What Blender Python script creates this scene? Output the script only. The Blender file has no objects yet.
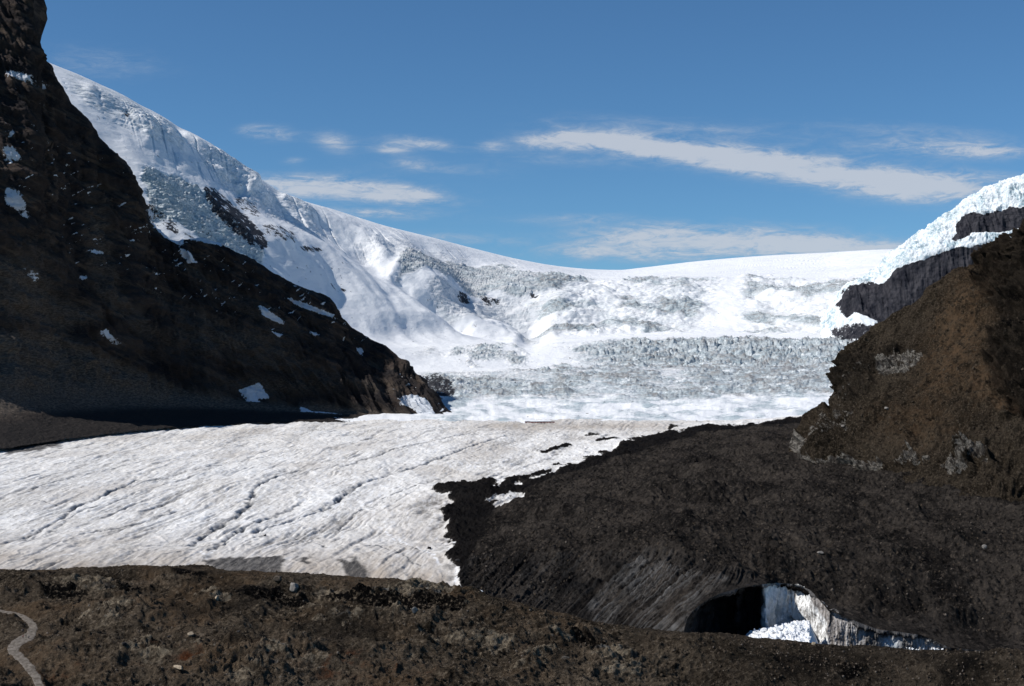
import bpy, math, random
import numpy as np
random.seed(7)
F = 1407.0          # focal length in pixels for a 1024 px wide picture
CX, HY = 512.0, 380.0
SC = bpy.context.scene
COL = SC.collection
RES = 1.0

# ------------------------------------------------------------------ noise
def _hash(ix, iy, iz, seed):
    u = np.uint32
    h = ix.astype(np.int32).view(u)*u(374761393) + iy.astype(np.int32).view(u)*u(668265263) + iz.astype(np.int32).view(u)*u(3266489917) + u((seed*1274126177) & 0xffffffff)
    h = (h ^ (h >> u(13)))*u(1274126177)
    h = (h ^ (h >> u(16)))*u(2246822519)
    return h ^ (h >> u(15))
_T = (np.arange(1024)/511.5-1).astype(np.float32)
def vnoise(x, y, z, seed=0):
    """gradient noise, about -1..1"""
    f4 = np.float32
    x = np.asarray(x, f4); y = np.broadcast_to(np.asarray(y, f4), x.shape); z = np.broadcast_to(np.asarray(z, f4), x.shape)
    x0 = np.floor(x); y0 = np.floor(y); z0 = np.floor(z)
    fx = x-x0; fy = y-y0; fz = z-z0
    u = fx*fx*fx*(fx*(fx*6-15)+10); v = fy*fy*fy*(fy*(fy*6-15)+10); w = fz*fz*fz*(fz*(fz*6-15)+10)
    m = np.uint32(0x3ff)
    def g(dx, dy, dz):
        h = _hash(x0+f4(dx), y0+f4(dy), z0+f4(dz), seed)
        return _T[h & m]*(fx-f4(dx))+_T[(h >> np.uint32(10)) & m]*(fy-f4(dy))+_T[(h >> np.uint32(20)) & m]*(fz-f4(dz))
    def lz(dz):
        n0 = g(0,0,dz); n0 += (g(1,0,dz)-n0)*u; n1 = g(0,1,dz); n1 += (g(1,1,dz)-n1)*u
        return n0+(n1-n0)*v
    a = lz(0); 
    return (a+(lz(1)-a)*w)*f4(1.5)
def fbm(x, y, z, octv=4, seed=0, gain=0.5):
    a = 1.0; s = 0; t = 0; f = 1.0
    for i in range(octv):
        s = s + a*vnoise(np.asarray(x)*f, np.asarray(y)*f, np.asarray(z)*f, seed+i*17)
        t += a; a *= gain; f *= 2.03
    return s/t*1.4
def ridged(x, y, z, octv=4, seed=0, gain=0.5):
    a = 1.0; s = 0; t = 0; f = 1.0
    for i in range(octv):
        n = 1-np.abs(vnoise(np.asarray(x)*f, np.asarray(y)*f, np.asarray(z)*f, seed+i*17))*1.6
        s = s+a*n*n*np.sign(n); t += a; a *= gain; f *= 2.07
    return s/t
def worley(x, y, seed=0):
    """returns F1, F2-F1, random value of the nearest cell"""
    x0 = np.floor(x); y0 = np.floor(y)
    f1 = np.full(x.shape, 9.0); f2 = np.full(x.shape, 9.0); r = np.zeros(x.shape)
    for dx in (-1,0,1):
        for dy in (-1,0,1):
            h = _hash(x0+dx, y0+dy, np.zeros_like(x0), seed); k1 = np.uint32(0x3ff)
            px = x0+dx+(h & k1)/1023.0; py = y0+dy+((h >> np.uint32(10)) & k1)/1023.0
            d = np.hypot(px-x, py-y); rv = ((h >> np.uint32(20)) & k1)/1023.0
            n = d < f1
            f2 = np.where(n, f1, np.minimum(f2, d)); r = np.where(n, rv, r); f1 = np.where(n, d, f1)
    return f1, f2-f1, r
def sstep(a, b, x):
    t = np.clip((x-a)/(b-a), 0, 1); return t*t*(3-2*t)

def blur(a, n=2):
    r = max(1, int(round((n*0.4)**.5)))
    for _ in range(2):
        for ax in (0, 1):
            p = np.pad(a, [(r+1, r) if k == ax else (0,0) for k in (0,1)], mode='edge'); c = np.cumsum(p, axis=ax)
            a = (np.take(c, range(2*r+1, c.shape[ax]), ax)-np.take(c, range(0, c.shape[ax]-2*r-1), ax))/(2*r+1)
    return a
# ------------------------------------------------------------------ lofted landforms
def W(px, py, Y):                       # bearing / height angle / distance -> metres
    return np.stack([(px-CX)/F*Y, Y+0*px, (HY-py)/F*Y], -1)
def row(U, pts, lin=False):
    p = np.array(pts, float)
    if lin: return np.interp(U, p[:,0], p[:,1]), np.interp(U, p[:,0], p[:,2])
    return pchip(p[:,0], p[:,1], U), pchip(p[:,0], p[:,2], U)
def pchip(x, y, xi):
    x = np.asarray(x, float); y = np.asarray(y, float)
    h = np.diff(x); d = np.diff(y)/h
    m = np.zeros_like(y)
    for i in range(1, len(x)-1):
        if d[i-1]*d[i] > 0:
            w1 = 2*h[i]+h[i-1]; w2 = h[i]+2*h[i-1]
            m[i] = (w1+w2)/(w1/d[i-1]+w2/d[i])
    m[0] = d[0]; m[-1] = d[-1]
    xc = np.clip(xi, x[0], x[-1])
    k = np.clip(np.searchsorted(x, xc)-1, 0, len(x)-2)
    t = (xc-x[k])/h[k]
    return (2*t**3-3*t**2+1)*y[k]+(t**3-2*t**2+t)*h[k]*m[k]+(-2*t**3+3*t**2)*y[k+1]+(t**3-t**2)*h[k]*m[k+1]
def loft(U, rows, counts):
    """rows: list of (py(U), Y(U)); returns grid P[v,u,3] and V (row coordinate)"""
    K = [W(U, r[0], r[1]) for r in rows]
    K = np.array(K)                     # R,u,3
    vs = np.concatenate([np.linspace(i, i+1, n, endpoint=False) for i, n in enumerate(counts)]+[[len(counts)]])
    R = len(K); d = np.diff(K, axis=0); m = np.zeros_like(K)
    with np.errstate(divide='ignore', invalid='ignore'):
        hm = np.where(d[:-1]*d[1:] > 0, 2*d[:-1]*d[1:]/(d[:-1]+d[1:]), 0)
    m[1:-1] = np.nan_to_num(hm); m[0] = d[0]; m[-1] = d[-1]
    k = np.clip(vs.astype(int), 0, R-2); t = (vs-k)[:,None,None]
    P = (2*t**3-3*t**2+1)*K[k]+(t**3-2*t**2+t)*m[k]+(-2*t**3+3*t**2)*K[k+1]+(t**3-t**2)*m[k+1]
    V = np.repeat(vs[:,None], len(U), 1)
    return P, V
def normals(P):
    a = np.gradient(P, axis=1); b = np.gradient(P, axis=0)
    n = np.cross(a, b); l = np.linalg.norm(n, axis=-1, keepdims=True)
    return n/np.maximum(l, 1e-9)
def proj(P):
    Y = np.maximum(P[...,1], 1)
    return CX+F*P[...,0]/Y, HY-F*P[...,2]/Y
def inpoly(X, Y, poly):
    c = np.zeros(X.shape, bool); n = len(poly)
    for i in range(n):
        x1, y1 = poly[i]; x2, y2 = poly[(i+1) % n]
        if y1 == y2: continue
        k = ((y1 > Y) != (y2 > Y)) & (X < (x2-x1)*(Y-y1)/(y2-y1)+x1)
        c ^= k
    return c
def segdist(X, Y, pts):
    d = np.full(X.shape, 1e9)
    for (x1, y1), (x2, y2) in zip(pts[:-1], pts[1:]):
        L = (x2-x1)**2+(y2-y1)**2
        t = np.clip(((X-x1)*(x2-x1)+(Y-y1)*(y2-y1))/max(L, 1e-9), 0, 1)
        d = np.minimum(d, np.hypot(X-x1-t*(x2-x1), Y-y1-t*(y2-y1)))
    return d
def grid_obj(name, P, mat, masks=None, keep=None, smooth=True, kind='structure', masks2=None, masks3=None):
    nv, nu = P.shape[:2]
    idx = np.arange(nv*nu).reshape(nv, nu)
    q = np.stack([idx[:-1,:-1], idx[:-1,1:], idx[1:,1:], idx[1:,:-1]], -1).reshape(-1, 4)
    pts = P.reshape(-1, 3)
    if keep is not None:
        kq = keep.reshape(-1)[q].all(1); q = q[kq]
        used = np.unique(q); remap = np.zeros(nv*nu, np.int64); remap[used] = np.arange(len(used))
        q = remap[q]; pts = pts[used]
    me = bpy.data.meshes.new(name)
    me.vertices.add(len(pts)); me.vertices.foreach_set('co', pts.astype(np.float32).ravel())
    me.loops.add(q.size); me.loops.foreach_set('vertex_index', q.astype(np.int32).ravel())
    me.polygons.add(len(q)); me.polygons.foreach_set('loop_start', np.arange(0, q.size, 4, dtype=np.int32))
    me.polygons.foreach_set('loop_total', np.full(len(q), 4, np.int32))
    me.update(calc_edges=True)
    if smooth: me.polygons.foreach_set('use_smooth', np.ones(len(q), bool))
    for an, mm in (('mask', masks), ('mask2', masks2), ('mask3', masks3)):
        if mm is None: continue
        a = np.zeros((nv*nu, 4), np.float32); a[:,3] = 1
        for i, mk in enumerate(mm): a[:,i] = np.clip(mk, 0, 1).reshape(-1)
        if keep is not None: a = a[used]
        at = me.attributes.new(an, 'FLOAT_COLOR', 'POINT'); at.data.foreach_set('color', a.ravel())
    me.materials.append(mat)
    o = bpy.data.objects.new(name, me); COL.objects.link(o)
    if kind: o['kind'] = kind
    return o

# ------------------------------------------------------------------ materials
class NT:
    def __init__(s, name, rough=0.9, spec=0.2):
        s.m = bpy.data.materials.new(name); s.m.use_nodes = True
        s.t = s.m.node_tree; s.t.nodes.clear()
        s.out = s.n('ShaderNodeOutputMaterial'); s.b = s.n('ShaderNodeBsdfPrincipled')
        s.b.inputs['Roughness'].default_value = rough; s.b.inputs['Specular IOR Level'].default_value = spec
        s.l(s.b.outputs[0], s.out.inputs['Surface'])
        s.pos = s.n('ShaderNodeNewGeometry').outputs['Position']
    def n(s, t): return s.t.nodes.new(t)
    def l(s, a, b): s.t.links.new(a, b)
    def set(s, i, v):
        if hasattr(v, 'links'): s.l(v, i)
        else: i.default_value = v
    def scale(s, v, src=None):
        m = s.n('ShaderNodeVectorMath'); m.operation = 'MULTIPLY'; s.set(m.inputs[0], src or s.pos); m.inputs[1].default_value = v
        return m.outputs[0]
    def noise(s, sc, detail=4, rough=0.55, vec=None, stretch=None, dist=0):
        n = s.n('ShaderNodeTexNoise'); n.inputs['Scale'].default_value = sc
        n.inputs['Detail'].default_value = detail; n.inputs['Roughness'].default_value = rough; n.inputs['Distortion'].default_value = dist
        v = vec or s.pos
        if stretch: v = s.scale(stretch, v)
        s.l(v, n.inputs['Vector']); return n.outputs['Fac']
    def vor(s, sc, feat='F1', out='Distance', stretch=None):
        n = s.n('ShaderNodeTexVoronoi'); n.feature = feat; n.inputs['Scale'].default_value = sc
        s.l(s.scale(stretch) if stretch else s.pos, n.inputs['Vector']); return n.outputs[out]
    def math(s, op, a, b=0.0, clamp=False):
        n = s.n('ShaderNodeMath'); n.operation = op; n.use_clamp = clamp; s.set(n.inputs[0], a); s.set(n.inputs[1], b); return n.outputs[0]
    def step(s, x, a, b, lo=0.0, hi=1.0):
        n = s.n('ShaderNodeMapRange'); n.interpolation_type = 'SMOOTHSTEP'; n.clamp = True
        s.set(n.inputs[0], x); s.set(n.inputs[1], a); s.set(n.inputs[2], b); s.set(n.inputs[3], lo); s.set(n.inputs[4], hi); return n.outputs[0]
    def mix(s, f, a, b, mode='MIX'):
        n = s.n('ShaderNodeMix'); n.data_type = 'RGBA'; n.blend_type = mode
        s.set(n.inputs[0], f)
        for i, v in ((6, a), (7, b)):
            if isinstance(v, tuple): n.inputs[i].default_value = (*v, 1)
            else: s.l(v, n.inputs[i])
        return n.outputs[2]
    def attr(s, name='mask'):
        a = s.n('ShaderNodeAttribute'); a.attribute_name = name
        x = s.n('ShaderNodeSeparateColor'); s.l(a.outputs['Color'], x.inputs[0]); return x.outputs
    def bump(s, h, strength=0.5, dist=1.0, prev=None):
        n = s.n('ShaderNodeBump'); n.inputs['Strength'].default_value = strength; n.inputs['Distance'].default_value = dist
        s.l(h, n.inputs['Height'])
        if prev: s.l(prev, n.inputs['Normal'])
        return n.outputs[0]
    def done(s, col, nrm=None, rough=None):
        if isinstance(col, tuple): s.b.inputs['Base Color'].default_value = (*col, 1)
        else: s.l(col, s.b.inputs['Base Color'])
        if nrm: s.l(nrm, s.b.inputs['Normal'])
        if rough: s.set(s.b.inputs['Roughness'], rough)
        return s.m

def mat_dark_rock():                     # left mountain: mask r = snow, g = talus, b = lower moraine
    t = NT('dark_layered_rock', 0.95, 0.05); r, g, b = t.attr()[:3]
    n1 = t.noise(0.02, 6, 0.6); n2 = t.noise(0.15, 5, 0.65, stretch=(1,1,3)); n3 = t.noise(0.9, 4, 0.7)
    rock = t.mix(t.step(n1, 0.35, 0.65), (0.018,0.017,0.019), (0.066,0.050,0.042))
    rock = t.mix(t.step(n2, 0.45, 0.62), rock, (0.036,0.032,0.032))
    vr = t.n('ShaderNodeVectorRotate'); vr.rotation_type = 'Y_AXIS'; vr.inputs['Angle'].default_value = -.48; t.l(t.pos, vr.inputs['Vector']); strata = t.noise(0.035, 5, 0.65, vr.outputs[0], (0.2,0.25,1.6))
    rock = t.mix(t.step(strata, 0.52, 0.64, 0, 0.6), rock, (0.115,0.088,0.068))
    tal = t.mix(t.step(n2, 0.35, 0.7), (0.062,0.052,0.045), (0.185,0.150,0.120))
    c = t.mix(g, rock, tal)
    mor = t.mix(t.step(n3, 0.4, 0.7), (0.026,0.0235,0.023), (0.062,0.054,0.048))
    c = t.mix(b, c, mor)
    speck = t.step(t.noise(0.6, 2, 0.5), 0.66, 0.74, 0, 0.5)
    c = t.mix(speck, c, (0.10,0.08,0.06))
    sn = t.step(t.math('ADD', r, t.math('MULTIPLY', t.math('SUBTRACT', t.noise(0.12, 7, 0.75), 0.5), 2.0)), 0.44, 0.56)
    c = t.mix(sn, c, (0.72,0.75,0.80))
    nb = t.bump(n3, 0.8, 1.6); nb = t.bump(n2, 0.8, 6, nb)
    return t.done(c, nb)
def mat_snow():                          # headwall: r = rock, g = bare ice, b = dark grey crevasse lines
    t = NT('snow_and_glacier_ice', 0.75, 0.3); r, g, b = t.attr()[:3]
    n1 = t.noise(0.006, 5, 0.55); n2 = t.noise(0.035, 8, 0.72, stretch=(0.45,0.8,1.7), dist=.5); n3 = t.noise(0.16, 6, 0.75, stretch=(0.6,1,1.6)); n4 = t.noise(0.02, 7, 0.7)
    snow = t.mix(t.step(n1, 0.3, 0.7), (0.80,0.81,0.83), (0.88,0.885,0.89))
    ice = t.mix(t.step(n4, 0.35, 0.65), (0.40,0.475,0.51), (0.57,0.615,0.635))
    ice = t.mix(t.step(n2, 0.53, 0.66), ice, (0.80,0.81,0.82))
    ice = t.mix(t.step(n3, 0.50, 0.38, 0, 0.75), ice, (0.16,0.205,0.235))
    gm = t.step(t.math('ADD', g, t.math('MULTIPLY', t.math('SUBTRACT', n2, 0.5), 2.2)), 0.15, 0.65)
    c = t.mix(gm, snow, ice)
    dm = t.math('MULTIPLY', b, t.step(n2, 0.60, 0.46), True)
    c = t.mix(dm, c, (0.27,0.265,0.265))
    rk = t.mix(t.step(n3, 0.4, 0.65), (0.014,0.016,0.022), (0.045,0.044,0.050))
    rm = t.step(t.math('ADD', r, t.math('MULTIPLY', t.math('SUBTRACT', t.noise(0.045, 7, 0.75), 0.5), 3.4)), 0.44, 0.60)
    c = t.mix(rm, c, rk)
    nb = t.bump(n3, 0.6, 2.2); nb = t.bump(n2, 0.6, 5, nb)
    return t.done(c, nb)
def mat_tongue():                        # r = debris cover, g = dirt, b = brown tint ; mask2 r = dark striated front, g = crack
    t = NT('glacier_surface', 0.9, 0.04); r, g, b = t.attr()[:3]; r2, g2, b2 = t.attr('mask2')[:3]
    n0 = t.noise(0.01, 5, 0.6, stretch=(1,0.3,1)); n1 = t.noise(0.12, 6, 0.65, stretch=(1,0.16,1), dist=0.6); n2 = t.noise(0.45, 5, 0.7, stretch=(1,0.35,1)); n3 = t.noise(1.3, 4, 0.7)
    st, gv, br = t.attr('mask3')[:3]
    nf = t.noise(0.28, 6, 0.75, stretch=(1,0.12,1)); nh = t.noise(0.055, 6, 0.7, stretch=(1,0.12,1))
    ice = t.mix(t.step(n0, 0.3, 0.7), (0.68,0.645,0.60), (0.82,0.80,0.77))
    ice = t.mix(t.step(nh, 0.52, 0.36, 0, 0.45), ice, (0.46,0.43,0.40))
    ice = t.mix(t.step(nf, 0.50, 0.64, 0, .8), ice, (0.84,0.84,0.85))
    ice = t.mix(t.step(nf, 0.46, 0.34, 0, 0.75), ice, (0.30,0.285,0.265))
    ice = t.mix(t.math('MULTIPLY', st, t.step(nf, 0.62, 0.40, .35, 1.0)), ice, (0.20,0.19,0.18))
    ice = t.mix(t.math('MULTIPLY', b, t.step(nh, 0.3, 0.6, 0.45, 1.0)), ice, (0.36,0.305,0.25))
    ice = t.mix(t.math('MULTIPLY', g, t.step(nf, 0.30, 0.6, 0.65, 1.0)), ice, (0.060,0.056,0.054))
    ice = t.mix(g2, ice, (0.085,0.09,0.10))
    ice = t.mix(b2, ice, (0.86,0.86,0.87))
    nd = t.noise(0.22, 8, 0.78); nd2 = t.noise(0.03, 6, 0.65)
    deb = t.mix(t.step(br, .15, .85), (0.0085,0.0075,0.0070), (0.0400,0.0335,0.0285))
    deb = t.mix(t.step(nd, 0.535, 0.62, 0, .85), deb, (0.078,0.064,0.052))
    deb = t.mix(t.step(nd, 0.475, 0.42, 0, .85), deb, (0.0042,0.0036,0.0033))
    deb = t.mix(t.step(t.vor(0.42), 0.22, 0.14, 0, 0.35), deb, (0.085,0.068,0.055))
    wet = t.mix(t.step(nd, 0.45, 0.75), (0.0045,0.0040,0.0042), (0.014,0.0125,0.012))
    deb = t.mix(r2, deb, wet)
    deb = t.mix(t.math('MULTIPLY', gv, t.step(nd, .3, .6, .35, 1)), deb, (0.15,0.145,0.14))
    rm = t.step(t.math('ADD', r, t.math('MULTIPLY', t.math('SUBTRACT', t.noise(0.10, 9, 0.78, stretch=(1,.3,1)), 0.5), 2.3)), 0.42, 0.58)
    c = t.mix(rm, ice, deb)
    nb = t.bump(n3, 0.5, 0.5); nb = t.bump(nf, 0.4, 0.6, nb); nb = t.bump(t.math('MULTIPLY', nd, t.math('MAXIMUM', r, .05)), 0.9, 3.0, nb)
    return t.done(c, nb)
def mat_brown(name='brown_scree_and_rock', k=1.0):      # r = bare light rock, g = tan/yellow scree, b = dark crag ; mask2 r = orange, g = grey rock, b = black patches and painted ledge shade
    t = NT(name, 0.95, 0.03); r, g, b = t.attr()[:3]; r2, g2, b2 = t.attr('mask2')[:3]
    n0 = t.noise(0.02, 6, 0.65); n1 = t.noise(0.10, 8, 0.72); n2 = t.noise(0.4, 7, 0.75); n3 = t.noise(1.6, 4, 0.7)
    c = t.mix(t.step(n0, 0.38, 0.62), (0.064*k,0.0495*k,0.035*k), (0.138*k,0.107*k,0.077*k))
    c = t.mix(t.step(n2, 0.53, 0.60, 0, .8), c, (0.27*k,0.215*k,0.158*k))
    c = t.mix(t.step(n2, 0.46, 0.40, 0, .75), c, (0.016*k,0.0125*k,0.0095*k))
    c = t.mix(t.step(n1, 0.46, 0.36, 0, 0.75), c, (0.018,0.0135,0.0095))
    c = t.mix(t.math('MULTIPLY', g, t.step(n1, 0.35, 0.6)), c, (0.17,0.108,0.062))
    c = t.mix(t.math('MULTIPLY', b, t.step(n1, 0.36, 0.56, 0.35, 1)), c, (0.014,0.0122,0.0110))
    c = t.mix(t.math('MULTIPLY', r2, t.step(n1, 0.46, 0.60)), c, (0.105,0.038,0.017))
    tanr = t.mix(t.step(t.noise(0.22, 9, 0.68, dist=.8), 0.38, 0.62), (0.085,0.066,0.048), (0.36,0.295,0.215))
    c = t.mix(t.step(t.math('ADD', r, t.math('MULTIPLY', t.math('SUBTRACT', n1, 0.5), 2.6)), 0.40, 0.66), c, tanr)
    nr_ = t.noise(0.11, 9, 0.68, dist=.8); gr = t.mix(t.step(nr_, 0.42, 0.60), (0.055,0.048,0.043), (0.31,0.285,0.25)); gr = t.mix(t.step(t.math('ABSOLUTE', t.math('SUBTRACT', t.noise(0.16, 5, .6), .5)), .035, .0, 0, .8), gr, (0.03,0.027,0.025))
    c = t.mix(t.step(t.math('ADD', g2, t.math('MULTIPLY', t.math('SUBTRACT', n1, 0.5), 2.6)), 0.45, 0.64), c, gr)
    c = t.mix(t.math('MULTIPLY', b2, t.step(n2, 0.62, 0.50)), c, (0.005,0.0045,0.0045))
    c = t.mix(t.step(t.vor(0.7), 0.22, 0.14, 0, 0.4), c, (0.15,0.122,0.095))
    nb = t.bump(n3, 0.8, 0.6); nb = t.bump(n2, 0.9, 1.8, nb); nb = t.bump(n1, 0.7, 4, nb)
    return t.done(c, nb)
def mat_far():                           # right massif : r = rock
    t = NT('cliff_and_hanging_ice', 0.85, 0.1); r, g, b = t.attr()[:3]
    n1 = t.noise(0.05, 5, 0.65, stretch=(1,1,0.35)); n2 = t.noise(0.12, 5, 0.7); n3 = t.noise(0.3, 4, 0.7)
    rk = t.mix(t.step(n1, 0.35, 0.65), (0.012,0.013,0.019), (0.052,0.050,0.057))
    rk = t.mix(t.step(t.noise(0.04, 3, 0.6, stretch=(0.3,0.3,3)), 0.54, 0.62, 0, 0.6), rk, (0.024,0.025,0.031))
    ice = t.mix(t.step(n2, 0.42, 0.60), (0.33,0.45,0.50), (0.78,0.82,0.84))
    sn = t.mix(t.math('MULTIPLY', g, 1.0), (0.86,0.87,0.88), ice)
    rm = t.step(t.math('ADD', r, t.math('MULTIPLY', t.math('SUBTRACT', t.noise(0.07, 7, 0.75), 0.5), 1.6)), 0.42, 0.58)
    c = t.mix(rm, sn, rk)
    nb = t.bump(n3, 0.6, 2); nb = t.bump(n2, 0.5, 4, nb)
    return t.done(c, nb)
def mat_cliff():                         # ice front: r = clean white, g = dark streaks and painted cave shade, b = blue
    t = NT('dirty_ice_cliff', 0.6, 0.4); r, g, b = t.attr()[:3]
    st = t.noise(0.5, 5, 0.7, stretch=(1,1,0.12)); n2 = t.noise(0.25, 5, 0.65); n3 = t.noise(1.2, 4, 0.7)
    c = t.mix(t.step(st, 0.36, 0.56), (0.045,0.040,0.037), (0.33,0.30,0.28))
    c = t.mix(t.step(st, 0.55, 0.70), c, (0.62,0.62,0.61))
    wh = t.mix(t.step(st, 0.40, 0.54), (0.25,0.235,0.22), (0.84,0.84,0.83))
    c = t.mix(r, c, wh)
    c = t.mix(b, c, t.mix(t.step(n2, 0.35, 0.65), (0.45,0.52,0.57), (0.75,0.79,0.82)))
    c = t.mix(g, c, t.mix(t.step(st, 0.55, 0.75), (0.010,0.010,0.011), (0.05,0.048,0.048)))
    nb = t.bump(n3, 0.5, 0.4); nb = t.bump(st, 0.7, 1.2, nb)
    return t.done(c, nb)
def mat_plain(name, col, rough=0.8, var=0.25, sc=3.0, spec=0.3):
    t = NT(name, rough, spec); n = t.noise(sc, 4, 0.65)
    lo = tuple(c*(1-var) for c in col); hi = tuple(min(1, c*(1+var)) for c in col)
    return t.done(t.mix(t.step(n, 0.3, 0.7), lo, hi), t.bump(n, 0.3, 0.1))

# ------------------------------------------------------------------ foreground hill
GR = {}; DBG = False
crest = [(-260,556,880),(-120,562,870),(0,570,850),(60,569,845),(130,568,840),(200,571,830),(260,574,820),(320,576,815),(380,580,810),(420,585,805),(460,590,800),(500,600,790),(560,613,780),(620,626,770),(690,636,762),(760,640,758),(800,642,756),(860,647,752),(950,652,748),(1024,657,745),(1150,664,740),(1300,670,740)]
U = np.arange(-260, 1300, 0.95/RES)
cp, cY = row(U, crest)
q = lambda a, b: (a+0*U, b+0*U)
fb = np.interp(U, [-260,0,400,700,1024], [600,610,630,680,690])
rows = [q(1500,140), q(980,330), (np.maximum(cp+60, 735)*1.0, fb-50), (cp*0.30+705*0.70, fb+25), (cp+(700-cp)*0.28, cY*.7+fb*.3), (cp, cY), (cp+32, cY+45), (cp+110, cY+110)]
P, V = loft(U, rows, [20, 70, 130, 140, 110, 26, 20])
N = normals(P); PX, PY = proj(P); x, y, z = P[...,0], P[...,1], P[...,2]
edge = 1-0.75*np.exp(-((V-5)/0.35)**2)
sp = np.where(V < 5, np.clip(PX, 0, 1024), 0)
d = 11.0*fbm(x/75, y/60, 0*x, 4, 3)*edge
rv = sstep(820, 640, PX)*.75+.25
d += 7.5*(ridged((x+.5*y)/42, (y-.4*x)/34, z/30, 6, 11, .6)-0.35)*edge*rv
d += 2.3*(ridged((x-.3*y)/13, (y+.4*x)/16, z/12, 5, 12, .6)-0.35)*edge
# rock outcrops: ledges tilted up to the right
oc = np.zeros_like(x); OW = 2.0*fbm(x/20, y/24, 0*x, 4, 71)
for (cx, cy, rx, ry, a) in [(105,592,42,8,1),(112,622,34,10,.8),(160,583,30,5,.7),(215,597,22,7,.7),(150,655,30,11,.8),(225,655,50,14,.8),(240,672,60,12,1),(310,608,35,7,.6),(300,660,60,14,.7),(420,600,60,9,.9),(350,622,50,8,.5),(450,645,60,12,.6),(480,640,35,8,.6),(565,645,30,6,.6),(610,655,32,9,1),(640,672,50,9,.6),(60,660,30,8,.4),(540,660,40,10,.5),(330,590,40,6,.5),(400,622,18,5,.8),(470,634,16,4,1),(495,646,22,5,1),(430,628,20,4,.8),(530,668,24,6,.7),(340,606,20,4,.8),(750,668,60,12,.3),(880,665,50,8,.2)]:
    dx = PX-cx+ry*OW; dy = PY-cy
    oc = np.maximum(oc, a*np.exp(-((dx/rx)**2+(dy/ry)**2)))
oc *= (V < 5.1)
lay = ridged(x/30+y/60, y/9-x/30, 0*x, 5, 23, 0.6)
f1, e1, r1 = worley(x/7+0.5*fbm(x/12,y/12,0*x,2,5), y/4.5+x/14, 31)
d += oc*(9*(lay-0.2)+2.6*(r1-0.4)*sstep(0, 0.15, e1)+2.0*(ridged(x/6+y/9, y/3-x/8, 0*x, 3, 25)-.3))
# dark overhanging step right of centre and along the crest
stp = np.zeros_like(x)
for pts, amp in [([(310,593),(345,599),(390,606),(430,611),(465,617)],3.0),([(130,573),(170,574),(215,578),(255,583)],1.6),([(566,634),(590,641),(605,650)],2.5)]:
    dd = segdist(PX+2*OW, PY+1.2*OW, pts); side = np.sign(PY-np.interp(PX, [p[0] for p in pts], [p[1] for p in pts]))
    stp += np.where(side > 0, -amp, amp*0.5)*np.exp(-(dd/5.0)**2)
d += stp
PATH = [(-30,606),(6,612),(20,616),(30,622),(34,628),(29,636),(17,643),(12,649),(20,657),(29,667),(36,676),(43,690),(50,720)]
pw = segdist(PX+1.2*fbm(x/6,y/6,0*x,2,9), PY, PATH)
pw = pw*(1+.25*fbm(x/5,y/12,0*x,3,10)); wpath = .82*np.interp(PY, [605,612,625,640,650,680], [1.0,1.6,4.2,6,5.6,4.8])
pm = sstep(1.25, 0.8, pw/wpath)*(V < 4.95); pflat = sstep(3.2, 1.0, pw/wpath)
# gully between path and slope, fine rills
d += 0.9*ridged(x/9+z/10, y/40, 0*x, 3, 41)*(1-pm)*edge
d += 0.5*fbm(x/3.5, y/3.5, z/3.5, 4, 43,.6)*(1-pm)
d = d*(1-0.85*pflat)
nz = np.array([0,0,1.0]); D = 0.5*N+0.5*nz
Ph = P+D*d[...,None]
light = oc*1.35*sstep(-0.2, 0.35, fbm(x/24, y/16, z/14, 3, 51))+.14*sstep(0,.5,fbm(x/40,y/20,0*x,3,52))
org = np.zeros_like(x)
for (cx, cy, rx, ry) in [(148,657,18,8),(290,655,22,10),(345,666,40,10),(400,672,40,8),(60,668,20,8),(190,664,20,8),(100,612,15,5)]:
    org = np.maximum(org, np.exp(-(((PX-cx)/rx)**2+((PY-cy)/ry)**2)))
dk = sstep(0.05, 0.5, fbm(x/60, y/60, 0*x, 4, 61))*0.7*sstep(60,160,PX)+.45*sstep(640,720,PX)
hw = 5*fbm(x/14, y/10, z/10, 4, 81); hw2 = 3*fbm(x/14, y/8, z/8, 4, 82)
blk_shade = np.zeros_like(x)  # near-black patches; the long ledge lens is recess shade painted as rock colour
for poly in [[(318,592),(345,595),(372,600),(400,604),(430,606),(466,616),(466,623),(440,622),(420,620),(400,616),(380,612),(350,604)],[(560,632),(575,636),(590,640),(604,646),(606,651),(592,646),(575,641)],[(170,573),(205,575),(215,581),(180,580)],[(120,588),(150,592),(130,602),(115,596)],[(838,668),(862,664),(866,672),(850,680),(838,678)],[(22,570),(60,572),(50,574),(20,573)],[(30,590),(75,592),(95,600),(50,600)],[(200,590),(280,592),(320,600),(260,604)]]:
    blk_shade = np.maximum(blk_shade, inpoly(PX+hw, PY+hw2, poly)*1.0)
blk_shade = blur(blk_shade, 4)
tanm = sstep(-0.1, 0.4, fbm(x/50, y/60, 0*x, 4, 67))*0.55*sstep(760, 420, PX)
grey = oc*sstep(0.0, 0.3, fbm(x/18, y/9, 0*x, 2, 77))
M_BROWN = mat_brown()
hill = grid_obj('foreground_hill', Ph, M_BROWN, (light, tanm, dk), masks2=(org*1.2*sstep(-.2,.3,fbm(x/12,y/8,0*x,3,83)), grey*.6, blk_shade))
GR['hill'] = Ph
tp = NT('pale_trodden_gravel', 0.95, 0.1); nn = tp.noise(0.6, 5, 0.7)
M_PATH = tp.done(tp.mix(tp.step(nn, 0.35, 0.7), (0.085,0.070,0.056), (0.23,0.20,0.168)), tp.bump(nn, 0.5, 0.3))
Pp = Ph.copy(); Pp[...,2] += sstep(0, .9, pm)*.42-.24+.10*fbm(x/2.5, y/2.5, 0*x, 3, 91)
grid_obj('path', Pp, M_PATH, keep=(pm > 0.02))

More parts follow.
